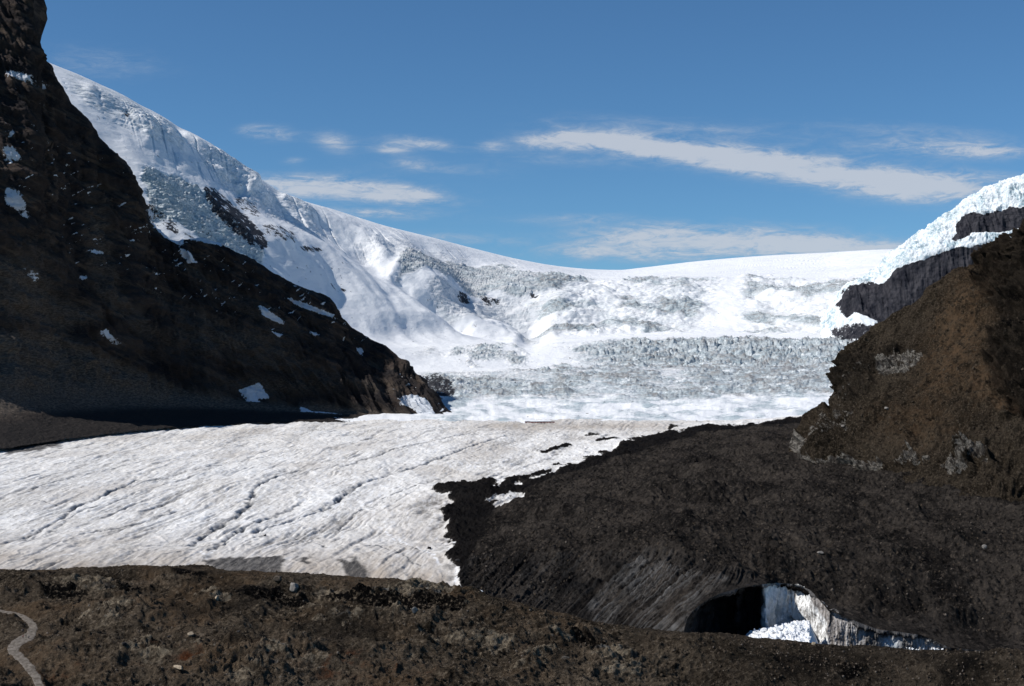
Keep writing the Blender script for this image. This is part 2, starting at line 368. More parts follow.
# ------------------------------------------------------------------ glacier tongue with debris-covered side
def tps(pts):
    p = np.array([W(np.array(a), np.array(b), np.array(c)) for a, b, c in pts], float)
    xy = p[:,:2]/500.0; zz = p[:,2]; n = len(p)
    def phi(r2): return r2*np.log(np.maximum(r2, 1e-12))*0.5
    A = phi(((xy[:,None]-xy[None])**2).sum(-1))+np.eye(n)*1e-3
    Q = np.c_[np.ones(n), xy]; M = np.block([[A, Q],[Q.T, np.zeros((3,3))]])
    w = np.linalg.solve(M, np.r_[zz, 0,0,0])
    def f(X, Y):
        X = X/500.0; Y = Y/500.0; o = w[n]+w[n+1]*X+w[n+2]*Y
        for i in range(n): o = o+w[i]*phi((X-xy[i,0])**2+(Y-xy[i,1])**2)
        return o
    return f
def plane_pt(px, Y): return (px, HY-F*(-148+0.029*(Y-1000))/Y, Y)
cpts = [plane_pt(a, b) for a in (-200,-60,100,250,390) for b in (950,1250,1700,2250,2800,3200)]
cpts += [plane_pt(440,950),plane_pt(450,1250),plane_pt(470,2000),plane_pt(500,2500),plane_pt(560,2700),plane_pt(520,3100),plane_pt(640,3150),(740,421.5,3150),(830,417,3200)]
brow = [(683,634,880),(687,619,880),(692,612,881),(700,605,883),(710,598,885),(722,593,888),(740,588,893),(755,585,898),(766,584,903),(770,584,925),(776,583,942),(790,584,945),(800,586,938),(810,590,926),(818,598,914),(828,610,900),(838,614,897),(850,619,895),(865,625,893),(880,630,891),(900,632,889),(920,635,888),(935,641,886),(950,648,884),(1000,652,882),(1080,656,880),(1300,665,880)]
base = [(-260,590,930),(440,592,935),(460,594,935),(480,598,930),(520,607,920),(600,628,900),(660,636,885),(683,636,880)]
cpts += [(a,b,c) for a,b,c in brow[1:-1:2]]+[(480,598,930),(520,607,920),(560,618,910),(600,628,900),(650,635,888)]
cpts += [(520,575,985),(560,560,1000),(600,556,985),(640,556,965),(600,590,940),(640,590,925),(670,590,915),(700,568,930),(740,572,925),(780,570,960),
 (500,540,1120),(470,560,1060),(480,510,1380),(540,505,1320),(600,520,1180),(700,520,1150),(800,530,1110),(900,545,1060),(1000,570,1000),(1100,580,990),
 (560,482,1600),(640,478,1560),(720,470,1560),(790,482,1400),(860,500,1280),(940,520,1180),(1020,535,1120),(1100,540,1100),(1250,550,1080),
 (620,455,2080),(700,436,2350),(680,450,2050),(770,430,2400),(830,424,2550),(760,420,2800),(830,412.5,2800),(790,450,1800),(860,440,1900),(950,470,1500)]
G = tps(cpts)
fr = [(a,b,c) for a,b,c in base[:-1]]+brow
U = np.unique(np.concatenate([np.arange(-260, 440, 1.0/RES), np.arange(440, 1040, 0.75/RES), np.arange(1040, 1300, 2.0/RES)]))
fp, fY = row(U, fr, True)
FYmax = 3500.0
nr = int(1150*RES)
t = np.linspace(0, 1, nr)[:,None]
# distances grow geometrically: fine near, coarse far
Yc = 880*(FYmax/880)**(0.55*t+0.45*t**1.7)
Yg = Yc+(fY[None]-880)*np.exp(-(Yc-880)/150)
X = (U[None]-CX)/F*Yg
ri = np.unique(np.r_[np.arange(0, nr, 5), nr-1]); ci = np.unique(np.r_[np.arange(0, len(U), 5), len(U)-1, np.flatnonzero((U > 676) & (U < 850))])
Zc = G(X[np.ix_(ri, ci)], Yg[np.ix_(ri, ci)])
def up(A, i0, n, ax):
    k = np.arange(n); j = np.clip(np.searchsorted(i0, k, side='right')-1, 0, len(i0)-2); t_ = (k-i0[j])/(i0[j+1]-i0[j])
    t_ = t_[:,None] if ax == 0 else t_[None]
    return np.take(A, j, ax)*(1-t_)+np.take(A, j+1, ax)*t_
Z0 = up(up(Zc, ri, nr, 0), ci, len(U), 1)
zf = (HY-fp)/F*fY
Z0 = Z0+(zf-Z0[0])[None]*np.exp(-(Yg-fY[None])/14.0)
fD = np.minimum(fY, 903)[None]; fD = np.convolve(np.pad(fD[0], 15, mode='edge'), np.ones(31)/31, 'valid')[None]
P = np.stack([X, Yg, Z0], -1); N = normals(P); PX, PY = proj(P); x, y, z = X, Yg, Z0
wx = fbm(x/60, y/60, 0*x, 3, 101)
BND = [(462,600),(461,585),(456,562),(452,532),(441,511),(452,506),(470,500),(500,492),(508,488),(545,477),(590,460),(625,446),(660,434),(700,428),(760,423),(835,415),(1000,410),(1400,400),(1400,800),(470,800)]
wob = 2.5*fbm(x/14, y/40, 0*x, 3, 103)
wob = 1.7*wob+3.5*fbm(x/7, y/20, 0*x, 4, 104,.6)
deb = inpoly(PX+wob, PY+0.8*wob, BND)*1.0
for (cx, cy, rx, ry, sl) in [(458,489,24,5,-.1),(482,486,14,3,-.2),(466,497,18,6,0),(482,507,18,5,-.1),(520,480,26,2.5,-.3),(556,448,16,1.6,-.25),(548,451,10,1.2,-.2),(607,439,14,1.2,-.1),(594,435,10,.9,0),(496,494,22,4,-.2),(429,547,0.1,0.1,0)]:
    dx = PX-cx+2.2*wob; dy = PY-cy-sl*(PX-cx)+0.5*wob
    deb = np.maximum(deb, ((dx/rx)**2+(dy/ry)**2 < 1)*1.0)
for (cx, cy, rx, ry, sl) in [(507,497,20,3.5,-.15),(503,503,9,2,-.2),(531,477,1.2,6,2.5)]:
    dx = PX-cx+wob; dy = PY-cy-sl*(PX-cx)
    deb = np.where(((dx/rx)**2+(dy/ry)**2 < 1), 0.0, deb)
pd = segdist(PX, PY, [(462,592),(456,562),(450,530),(441,511),(470,500),(500,492),(545,476),(590,460),(640,440),(700,428)])
dn_ = fbm((x-.1*y)/14, y/75, 0*x, 5, 106, .6)+.25*fbm(x/60, y/200, 0*x, 2, 107)
deb = np.maximum(deb, (dn_+.62*np.exp(-pd/9.0) > .60)*sstep(40, 20, pd))
debs = blur(deb, 30)
inner = np.clip(blur(deb, 10), 0, 1)
# relief
near = sstep(2600, 1000, y)
strm0 = blur(inpoly(PX, PY, [(440,600),(470,560),(520,560),(575,556),(640,553),(700,562),(760,578),(700,610),(690,660),(440,660)])*1.0, 60)
xs = x-(0.05+0.00028*np.clip(x+330, -200, 420))*(y-1250)+9*fbm(x/70, y/220, 0*x, 3, 181)+2*fbm(x/12, y/40, 0*x, 3, 182)
sa = ridged(xs/26, y/1400, 0*x, 3, 183, .6); sb = ridged(xs/9, y/500, 0*x, 3, 184, .6); scr = ridged(xs/70+y/900, y/3000, 0*x, 2, 185)
streak = np.clip(0.9*sstep(.52, .85, sa)*sstep(-.3, .3, fbm(x/40, y/160, 0*x, 3, 186))+0.55*sstep(.5, .85, sb)*sstep(-.1, .4, fbm(x/25, y/90, 0*x, 3, 187))+.4*sstep(.6,.9,scr), 0, 1)*(0.55+.45*sstep(-.2,.4,fbm(x/200,y/200,0*x,2,188)))
d = (1-debs)*(-2.6*streak+.7*fbm(x/9, y/18, 0*x, 4, 189)+3.5*fbm(x/60+0.3*wx, y/200, 0*x, 4, 111)+1.5*(ridged(x/16+wx, y/130, 0*x, 4, 113)-0.4)+0.35*fbm(x/5, y/25, 0*x, 4, 117)+0.7*(ridged(x/9-y/40, y/18+x/30, 0*x, 3, 119)-.4))
d += debs*(10.0*fbm(x/80, y/100, 0*x, 5, 121)*(1-.7*strm0)+10.0*(ridged((x+.3*y)/50, y/70, 0*x, 6, 123, .6)-.3)*(1-.6*strm0)+2.4*fbm(x/3.5, y/3.5, 0*x, 4, 125))*np.clip((y-fD)/40, 0.15, 1)
crack = np.zeros_like(x); white = np.zeros_like(x)
def P2(px, py):      # photo bearing to the plane of the ice
    Y = F*(148+29.0)/((py-HY)+F*0.029); return ((px-CX)/F*Y, Y)
CR = [([(8,540),(22,537),(42,527),(60,519),(75,506),(95,499),(120,487),(137,479)],2.0,4.0),
 ([(22,541),(45,533),(62,524),(80,509),(110,503),(140,490),(165,484)],1.2,2.0),
 ([(72,536),(100,530),(130,524),(155,518),(185,506)],1.4,2.0),
 ([(190,547),(203,535),(222,524),(238,514),(250,502),(255,488),(270,478),(300,468)],2.4,4.0),
 ([(207,552),(222,545),(242,530),(262,520),(280,512),(300,502)],1.8,3.0),
 ([(254,534),(262,529),(285,520),(303,515),(325,508),(345,495),(362,483),(378,477),(400,471),(420,464),(445,455),(480,443),(510,434)],2.6,5.0),
 ([(336,532),(345,520),(362,508)],1.2,2.0),([(340,466),(370,458),(396,449),(430,441),(470,432)],1.6,2.5),
 ([(280,480),(310,470),(340,464)],1.3,2.0),([(20,493),(60,480),(90,472),(140,462)],1.3,2.0),([(110,545),(180,545),(205,547)],1.5,2.0),
 ([(60,505),(40,500),(10,503)],1.0,1.5),([(90,446),(170,443),(260,436),(350,433)],2.2,2.0),([(150,560),(240,540),(290,535),(330,548),(390,546)],1.0,1.5),
 ([(240,546),(330,540),(400,548),(430,560)],.8,1.2),([(375,545),(396,556),(420,575)],.9,1.0),([(290,520),(330,530),(380,520),(430,515)],.8,1.2),([(150,480),(230,462),(300,450)],1.2,1.8),([(380,500),(420,485),(440,478)],1.0,1.5)]
CXo = 5*fbm(x/18, y/30, 0*x, 3, 131)+3*fbm(x/6, y/12, 0*x, 3, 133); CVr = 0.5+0.8*np.clip(fbm(x/25, y/40, 0*x, 2, 137)+0.5, 0, 1.2); CWx = 2*fbm(x/8, y/8, 0*x, 3, 141); CWm = sstep(-.3,.2,fbm(x/6,y/9,0*x,2,142)); HMx = fbm(x/20,y/26,0*x,3,190)
for pts, wd, dep in CR:
    w = [P2(*p) for p in pts]
    dd = segdist(x+CXo, y, w)
    var = CVr
    g_ = np.exp(-(dd/(wd*1.25*(0.45+0.6*var)))**2)*(1-debs)
    d -= g_*dep*var*0.8; crack = np.maximum(crack, g_*0.9*var)
for pts in [[(190,545),(200,552),(208,560)],[(207,556),(217,551)],[(395,535),(410,548),(430,562),(440,575)],[(452,545),(460,570),(455,590)],[(55,560),(75,556)],[(385,530),(395,540)]]:
    w = [P2(*p) for p in pts]; dd = segdist(x+CWx, y, w)
    white = np.maximum(white, .8*np.exp(-(dd/1.2)**2)*CWm)
# foot of the ice is dirtier and browner
foot = sstep(75, 5, fp[None]*0+590-PY-12*fbm(x/60, y/60, 0*x, 3, 151))*sstep(470, 440, PX)
brown = np.clip(foot*0.95+0.35*sstep(0.0, 0.5, fbm(x/150, y/300, 0*x, 3, 153)), 0, 1)
brown = np.maximum(brown, 0.75*np.exp(-((PY-426)/5.0)**2)*sstep(430, 520, PX)*sstep(720, 640, PX))
dirt = np.zeros_like(x)
for poly in [[(205,560),(222,556),(283,557),(284,590),(205,590)],[(352,556),(362,566),(380,590),(362,590),(345,572)],[(300,557),(312,558),(310,566),(302,565)],[(336,560),(342,558),(372,590),(360,590)],[(6,444),(6,455),(60,447),(60,440)]]:
    dirt = np.maximum(dirt, inpoly(PX+1.2*wob, PY+0.5*wob, poly)*1.0)
dirt = blur(dirt, 3)
med = 1.5*sstep(30, 3, segdist(PX, PY, [(462,585),(456,560),(452,530),(441,511)]))*0.45*sstep(0, .4, fbm(x/10,y/20,0*x,3,157))
dirt = np.maximum(dirt, med)
# left edge ice lip
# striated dark front
strm = sstep(0, 1, np.clip(inpoly(PX, PY, [(440,600),(470,560),(520,560),(575,556),(640,553),(700,562),(760,578),(700,610),(690,660),(440,660)])*1.0, 0, 1))
strm = blur(strm, 12)*debs
lin = ridged((x-1.3*z-.1*y)/4.2, y/150, 0*x, 3, 161, 0.6)
lin2 = ridged((x-1.3*z-.1*y)/11, y/150, 0*x, 3, 163, 0.6)
kk = np.clip((y-fD)/12, 0.1, 1)
lin3 = ridged((x-1.3*z-.1*y)/2.4+.6*fbm(x/9,y/9,z/9,2,168), y/150, z/60, 2, 167)
d += strm*(2.2*(lin-.4)+3.6*(lin2-.4)+.8*(lin3-.4))*kk
d += debs*(1-strm)*sstep(760, 600, PX)*1.1*(ridged((x+0.15*y)/14-z/9, y/160, 0*x, 3, 165)-.4)*kk
# hummocks and dark hollows on the debris
for (cx, cy, rx, ry, a) in [(715,463,20,3.5,-9),(680,477,12,2,-5),(745,458,14,2.5,-5),(640,481,18,3,-4),(770,480,30,6,-5),(840,495,26,5,-5),(790,500,30,5,4),(900,610,40,8,-5),(960,590,30,9,-3),(880,590,30,6,3),(950,622,22,7,4),(800,545,60,9,-3),(700,492,60,5,3),(560,515,50,6,3),(850,560,50,6,3),(985,625,20,6,-5),(700,530,60,4,3),(620,500,60,3,-3),(860,520,50,4,-4),(930,560,50,4,-4),(780,520,40,3,4),(760,495,18,3,-6),(812,500,14,4,-6),(690,452,26,2.5,4),(730,500,50,4,-4),(900,515,30,4,5),(650,540,50,3,3),(960,545,20,5,4)]:
    d += 2.0*a*(.7+.9*HMx)*np.exp(-(((PX-cx)/rx)**2+((PY-cy)/ry)**2))*debs*kk
d[0] *= 0.2
Pt = P+np.array([0,0,1.0])*d[...,None]
M_TONGUE = mat_tongue()
grv = strm*np.clip(sstep(.45,.8,lin3)*.6+sstep(.4,.8,lin)*.6, 0, 1)*(0.2+0.8*blur(inpoly(PX, PY, [(585,600),(640,560),(690,575),(730,580),(700,600),(680,640),(600,640)])*1.0, 30))*(.4+.6*sstep(-.2,.3,fbm(x/25,y/25,z/14,3,169)))
wet = np.maximum(strm*0.95*sstep(-.2,.5,fbm(x/30,z/12,0*x,3,171)), debs*(1-blur(inpoly(PX, PY, [(500,500),(560,480),(640,452),(700,436),(760,428),(830,422),(1100,420),(1100,700),(470,700),(470,560)])*1.0, 6))*0.9)
grid_obj('glacier', Pt, M_TONGUE, (debs, dirt, brown), masks2=(wet, crack, white), masks3=(streak*(1-debs), grv, np.clip(.5+.75*fbm(x/45, y/110, 0*x, 5, 192, .62)+.35*(ridged((x-.3*y)/30,y/300,0*x,3,193)-.4), 0, 1)))
GR['tongue'] = Pt

# ------------------------------------------------------------------ ice cave and cliff below the brow
U = np.arange(683, 1000, 0.35/RES)
bp, bY = row(U, brow, True); zb = (HY-bp)/F*bY
dep = np.interp(U, [683,690,700,720,735,739,744,755,762,766,772,790,1000], [1,18,45,55,52,30,46,42,25,6,3,2.5,2])     # how far the wall stands back under the roof
zfl = np.interp(U, [683,760,830,950,1000], [-166,-168,-168,-170,-172])-6
ks = []
def rr(Y, Zv): return np.stack([(U-CX)/F*Y, Y, Zv], -1)
ks = [rr(bY, zb+0.1), rr(bY+0.4, zb-1.2), rr(bY+dep*0.5, zb-np.minimum(dep, 30)*0.06-1.5), rr(bY+dep*0.95, zb-np.minimum(dep, 30)*0.2-2), rr(bY+dep, (zb+zfl)/2), rr(bY+dep*0.97, zfl)]
vs = np.concatenate([np.linspace(0,1,6,endpoint=False), np.linspace(1,2,20,endpoint=False), np.linspace(2,3,20,endpoint=False), np.linspace(3,4,60,endpoint=False), np.linspace(4,5,60)])
k = np.clip(vs.astype(int), 0, 4); t = (vs-k)[:,None,None]; K = np.array(ks)
P = K[k]*(1-t)+K[k+1]*t; N = normals(P); N = N*np.sign(-(N[...,1:2]+1e-9)); PX, PY = proj(P); x, y, z = P[...,0], P[...,1], P[...,2]
am = np.clip(vs, 0, 1)[:,None]*np.ones_like(x)
d = am*(3.0*(ridged((x+0.5*y)/7, 0*x, z/50, 4, 201)-.4)+2.0*fbm(x/5, y/5, z/9, 5, 203,.6)+3.5*fbm(x/18, y/18, z/18, 3, 205))
Pc = P+N*d[...,None]
wh = blur(inpoly(PX, PY, [(783,580),(802,584),(812,598),(826,625),(832,660),(806,660),(800,625),(786,610)])*1.0, 8)
wh = np.maximum(wh, 0.35*np.exp(-((PX-925)/14)**2)); wh = np.maximum(wh, 0.25*np.exp(-((PX-858)/9)**2))
bl = blur(inpoly(PX, PY, [(762,584),(786,582),(788,612),(794,628),(762,626)])*1.0, 8)
bl = np.maximum(bl, 0.8*np.exp(-((PX-890)/10)**2)*sstep(636, 640, PY))
dk_shade = blur(inpoly(PX, PY, [(670,560),(763,560),(763,660),(670,660)])*1.0, 8)  # darkness under the cave roof painted into the ice colour
dk_shade = np.maximum(dk_shade, 0.7*blur(inpoly(PX, PY+2*fbm(x/5,y/5,0*x,2,211), [(846,600),(880,628),(905,630),(950,645),(950,640),(905,637),(870,634),(852,622)])*1.0, 5))
dk_shade = np.maximum(dk_shade, 0.75*np.exp(-((PX-872)/8)**2)); dk_shade = np.maximum(dk_shade, 0.6*np.exp(-((PX-905)/6)**2)); dk_shade = np.maximum(dk_shade, sstep(935, 955, PX))
dk_shade = np.maximum(dk_shade, (vs[:,None] < 1.2)*0.8*np.ones_like(x))
wh *= (1-dk_shade*0.7)
M_CLIFF = mat_cliff()
grid_obj('ice_cliff', Pc, M_CLIFF, (wh, dk_shade, bl))
# forefield floor between hill and cliff
U = np.arange(-260, 1300, 4.0)
ffz = np.interp(U, [-260,440,600,700,760,830,950,1300], [-170,-168,-176,-171,-170,-170,-172,-176])
vs = np.linspace(0, 1, 60)[:,None]
Yf = 760+vs*(np.interp(U, [-260,660,683,1300],[260,200,260,260]))[None]
Pf = np.stack([(U[None]-CX)/F*Yf, Yf, ffz[None]+0*Yf], -1)
Pf[...,2] += 1.2*fbm(Pf[...,0]/20, Pf[...,1]/20, 0*Yf, 3, 221)
zz = 0*Yf
grid_obj('ground', Pf, M_BROWN, (zz, zz, zz+0.4), masks2=(zz, zz, zz))

# ------------------------------------------------------------------ left mountain
sil = [(-260,-330,3050),(-120,-150,3100),(-40,-60,3120),(20,-45,3130),(38,-40,3130),(42,-20,3130),(43.5,6,3130),(44,28,3130),(46,48,3135),(52,58,3140),(58,64,3150),(69,83,3160),(77,103,3170),(93,119,3180),(104,138,3200),(119,154,3210),(131,168,3220),(138,185,3230),(143,207,3250),(147,221,3250),(160,232,3260),(171,243,3270),(200,238,3290),(210,241,3300),(232,249,3310),(264,266,3320),(283,277,3330),(296,285,3330),(308,290,3330),(322,293,3330),(332,298,3330),(337,306,3330),(342,317,3330),(354,327,3330),(373,339,3320),(386,345,3310),(395,354,3300),(403,362,3290),(412,369,3280),(419,379,3260),(428,390,3240),(438,401,3230),(447,410,3220),(446,404,3200),(452,420,3190)]
sil = sorted([(a-(11 if b < 60 else 8 if b < 100 else 5 if b < 175 else 2 if b < 215 else 0), b, c) for a, b, c in sil])
sil = [s for s in sil if s[0] != 446 and not (s[0] == 452 and s[1] == 420)]+[(456,415,3200),(462,424,3190)]
U = np.unique(np.concatenate([np.arange(-260, 0, 2.0/RES), np.arange(0, 462, 0.75/RES)]))
tp_, tY = row(U, sil, True)
b0 = row(U, [(-260,468,1850),(-100,458,2050),(0,449,2210),(60,440,2400),(120,432,2600),(200,426,2820),(300,422,2980),(400,424,3080),(462,428,3120)])
b1 = row(U, [(-260,440,2100),(-100,420,2320),(0,410,2480),(60,406,2680),(120,404,2850),(200,405,3030),(300,411,3120),(400,417,3150),(462,426,3150)])
b2 = row(U, [(-260,350,2250),(-100,362,2450),(0,368,2600),(60,372,2790),(120,378,2930),(200,385,3090),(300,400,3160),(400,408,3170),(462,425,3160)])
b2 = (np.maximum(b2[0], tp_+(b1[0]-tp_)*0.55), b2[1])
b3 = (tp_+(b2[0]-tp_)*0.62, b2[1]+(tY-b2[1])*0.30)
b4 = (tp_+(b2[0]-tp_)*0.30, b2[1]+(tY-b2[1])*0.65)
b5 = (tp_, tY)
b6 = (tp_+25, tY+90)
b7 = (tp_+160, tY+330)
P, V = loft(U, [b0,b1,b2,b3,b4,b5,b6,b7], [70,80,170,180,170,25,20])
N = normals(P); PX, PY = proj(P); x, y, z = P[...,0], P[...,1], P[...,2]
ed = 1-0.76*np.exp(-((V-5)/0.27)**2)
hi = sstep(1.1, 2.0, V)
small = sstep(462, 400, PX)*0.8+0.2
wxx = 40*fbm(x/250, y/250, z/250, 3, 301)
butt = ridged((x+0.35*y+.35*z+wxx)/150, z/700, y/600, 5, 303, 0.55)
gul = ridged((x+0.35*y+.55*z+wxx)/45, z/260, y/200, 4, 305, 0.55)
zz = z+14*fbm(x/220, y/220, z/220, 3, 307)+0.5*x
strata = np.abs(((zz/46) % 1)-0.5)*2
stra2 = np.abs(((zz/15) % 1)-0.5)*2
d = hi*ed*small*(52*(butt-.42)+30*(gul-.42)+11*(strata-.5)+4.0*(stra2-.5)+10*fbm(x/30, y/30, z/22, 6, 309, 0.6))
d += (1-hi)*(5*fbm(x/60, y/60, z/60, 4, 311)+2*fbm(x/9, y/9, z/9, 3, 313))*small
# ledges / benches crossing the face
Pm = P+N*d[...,None]*np.array([1,1,0.7])
PX, PY = proj(Pm); Nn = normals(Pm)
wob = 3.2*fbm(x/22, y/22, z/22, 5, 321, .6)
snow = np.zeros_like(x)
for poly in [[(6,186),(16,189),(25,200),(29,215),(26,222),(20,210),(6,205)],[(4,146),(14,147),(22,158),(18,161),(4,160)],[(21,266),(27,267),(40,277),(37,281),(31,279)],[(79,278),(84,275),(89,276),(82,280)],
 [(99,331),(108,329),(109,333),(122,345),(117,345),(105,337)],[(6,71),(20,72),(48,86),(46,90),(30,84),(6,74)],[(8,130),(16,130),(13,135),(8,135)],[(259,306),(263,306),(284,321),(284,326),(274,321),(262,315)],[(285,297),(300,301),(328,312),(340,318),(336,319),(300,307)],
 [(240,391),(258,382),(264,388),(268,397),(258,399),(262,403),(246,401)],[(356,350),(360,346),(364,352),(362,357)],[(271,331),(282,334),(279,338)],[(308,331),(318,333),(316,337)],[(345,315),(341,317),(338,314)],
 [(398,398),(412,394),(425,398),(432,408),(438,420),(425,420),(412,408),(400,404)],[(300,406),(312,411),(345,414),(300,412)],[(90,250),(102,251),(104,254),(92,254)],[(181,248),(190,252),(197,262),(190,264),(182,256)],[(145,205),(152,208),(165,222),(185,240),(183,247),(165,238),(150,222)],[(186,225),(220,240),(222,246),(190,240)]]:
    snow = np.maximum(snow, inpoly(PX+wob, PY+0.6*wob, poly)*0.95)
snow = blur(snow, 6)
led = sstep(0.32, 0.62, Nn[...,2])*sstep(0.22, 0.5, fbm(x/18, y/18, z/8, 4, 331))*sstep(200, 500, z)*hi
led = np.maximum(led*0.75, sstep(0.34, 0.6, fbm((x+z)/22, y/30, (z-x)/9, 4, 333))*inpoly(PX, PY, [(130,175),(200,235),(300,285),(345,318),(330,330),(240,300),(170,262),(120,215),(90,140)])*0.7)
led2 = sstep(.30, .55, fbm((x+.6*z)/30, y/30, (z-.7*x)/8, 5, 335, .6))*np.maximum.reduce([blur(inpoly(PX, PY, pl)*1.0, 60) for pl in ([(0,60),(50,85),(50,110),(0,100)],[(0,120),(60,120),(110,180),(100,210),(0,190)],[(60,215),(200,240),(330,300),(380,345),(300,340),(150,290),(60,260)],[(120,180),(150,220),(200,240),(240,290),(180,280),(110,220)],[(385,370),(455,375),(460,422),(395,415)],[(385,370),(455,375),(460,422),(395,415)])])*.8
snow = np.maximum(snow, np.maximum(led*.35, led2*.9))
tal = sstep(1.95, 1.3, V)*0.9
tw = 10*fbm(x/90,y/90,z/90,4,341)
for pl, a in [([(-60,245),(25,262),(55,296),(105,318),(60,332),(-60,300)],.8),([(-60,330),(60,333),(120,362),(190,392),(300,408),(-60,425)],1.0),([(80,225),(110,232),(118,290),(160,330),(150,345),(100,300)],.5),([(150,290),(250,330),(330,370),(420,398),(300,380),(200,350)],.45),([(180,262),(260,300),(320,335),(300,340),(220,305)],.4)]:
    tal = np.maximum(tal, a*blur(inpoly(PX+tw, PY+.6*tw, pl)*1.0, 60))
for (cx, cy, rx, ry) in [(30,290,30,40),(20,380,60,28),(100,235,14,40),(280,385,60,10),(60,395,80,12),(230,340,70,16)]:
    tal = np.maximum(tal, 0.8*np.exp(-(((PX-cx)/rx)**2+((PY-cy)/ry)**2)))
mor = sstep(1.0, 0.55, V)
M_DARK = mat_dark_rock()
grid_obj('left_mountain', Pm, M_DARK, (snow, tal*(1-mor), mor))
GR['left'] = Pm

# ------------------------------------------------------------------ headwall, icefalls and snowfield
S8 = [(-60,20,4000),(40,60,4150),(60,68,4200),(80,76,4240),(100,85,4300),(120,94,4350),(140,105,4400),(165,119,4500),(190,133,4600),(205,141,4680),(220,150,4750),(240,166,4850),(262,180,4950),(285,195,5050),(310,204,5200),(330,210,5350),(380,226,5650),(430,238,5900),(480,251,6200),(520,261,6500),(560,268,6900),(600,271.5,7400),(620,272,7600),(640,270,7800),(700,263,8000),(760,258,8000),(820,255,7800),(880,252,7400),(1000,250,7000),(1200,240,6800)]
cols = {   # px : r1..r7 as (py, Y)
 -60:[(430,3000),(420,3060),(410,3120),(400,3180),(240,3500),(160,3650),(70,3850)],
 60:[(430,3000),(420,3060),(410,3140),(400,3200),(250,3560),(170,3700),(100,3950)],
 130:[(425,3050),(412,3120),(404,3200),(390,3280),(232,3650),(165,3850),(120,4150)],
 200:[(420,3100),(405,3200),(395,3300),(375,3400),(268,3680),(205,3980),(160,4350)],
 270:[(412,3200),(395,3330),(385,3450),(362,3580),(300,3820),(238,4250),(203,4700)],
 340:[(404,3300),(384,3480),(374,3620),(350,3820),(332,4020),(266,4550),(232,4950)],
 400:[(401,3350),(380,3600),(370,3800),(350,3980),(336,4250),(272,4800),(248,5250)],
 460:[(400,3380),(378,3650),(369,3850),(348,4120),(336,4500),(279,5100),(262,5600)],
 520:[(400,3400),(375,3680),(367,3920),(345,4180),(337,4750),(278,5300),(268,5900)],
 600:[(399,3400),(373,3700),(366,3950),(343,4230),(334,4850),(284,5350),(277,6300)],
 700:[(398,3400),(374,3700),(366,3950),(340,4250),(331,4850),(283,5350),(272,6500)],
 820:[(396,3400),(373,3680),(364,3900),(342,4170),(331,4650),(285,5150),(267,6300)],
 900:[(395,3400),(372,3650),(362,3850),(340,4100),(326,4450),(280,4900),(262,5900)],
 1200:[(395,3400),(370,3650),(360,3850),(335,4100),(320,4400),(270,4800),(255,5800)]}
U = np.unique(np.concatenate([np.arange(-60, 120, 2.0), np.arange(120, 900, 0.72/RES), np.arange(900, 1200, 4.0)]))
ck = sorted(cols)
R = [row(U, [(-60,440,2900),(400,428,2950),(1200,428,2950)])]
for i in range(7): R.append(row(U, [(c, cols[c][i][0], cols[c][i][1]) for c in ck]))
s8p, s8Y = row(U, S8); R.append((s8p, s8Y)); R.append((s8p+30, s8Y+1200)); R.append((s8p+60, s8Y+4000))
P, V = loft(U, R, [30,70,30,80,55,170,70,90,10,8])
N = normals(P); PX, PY = proj(P); x, y, z = P[...,0], P[...,1], P[...,2]
Vw = V+0.30*fbm(x/260, y/500, z/200, 4, 461)+.12*fbm(x/50,y/80,z/50,3,462)
def band(a, b, s=0.12): return sstep(a-s, a+s, Vw)*sstep(b+s, b-s, Vw)
rgt = sstep(400, 450, PX)
bands = [(1.0,2.25),(2.85,4.1)]
pat = fbm(x/130, y/300, z/60, 4, 401)
lowf = band(0.95, 2.75, .2)*rgt*(0.45+.55*sstep(-0.35, 0.15, pat))
midf = band(2.5, 4.15, .2)*sstep(400, 450, PX)*np.maximum(sstep(540, 640, PX), .75*sstep(-.1, .3, pat))
upf = band(5.0, 6.25, .15)*sstep(500, 560, PX)*(0.25+0.75*sstep(-0.1, 0.4, fbm(x/200, y/400, z/60, 3, 403)))
chute = np.exp(-((PX-728+0.2*(PY-300))/(12+.35*np.clip(PY-280,0,60)))**2)*band(4.7, 6.5)
upf *= 1-0.95*chute
leftf = np.zeros_like(x); LWx = 6*fbm(x/80,y/80,z/80,4,405)
for poly, a in [([(60,66),(110,82),(150,108),(185,140),(180,155),(140,135),(95,115),(75,100)],.35),([(143,168),(175,172),(215,200),(240,235),(262,258),(262,268),(230,255),(195,238),(150,218)],1.0),
   ([(395,258),(440,262),(500,266),(545,276),(548,290),(505,288),(450,280),(400,275)],.6),([(425,285),(520,290),(540,310),(520,318),(450,312)],.3),([(350,240),(420,250),(470,262),(440,268),(370,258)],.2),([(200,150),(240,165),(300,200),(330,235),(300,240),(230,195),(200,170)],.3)]:
    leftf = np.maximum(leftf, a*blur(inpoly(PX+LWx, PY-.7*LWx, poly)*1.0, 10))
rough = np.maximum.reduce([lowf*.8, midf, upf*0.8, leftf])
wp = 14*fbm(x/70, y/90, z/60, 3, 407)
s = (y+1.6*z)
f1, e1, r1 = worley((x+wp)/30, (s+wp)/60, 409)
f1b, e1b, r1b = worley((x+wp)/13, (s-wp)/24, 411)
ser = 17*(r1-.5)*sstep(0, .22, e1)-9*sstep(.16, 0, e1)+9*(r1b-.5)*sstep(0,.25,e1b)-5*sstep(.16,0,e1b)
crev = ridged(x/150+wp/50, s/30, z/60, 5, 413, .62)
crev2 = ridged(x/60+wp/50, s/12, z/60, 4, 414, .6)
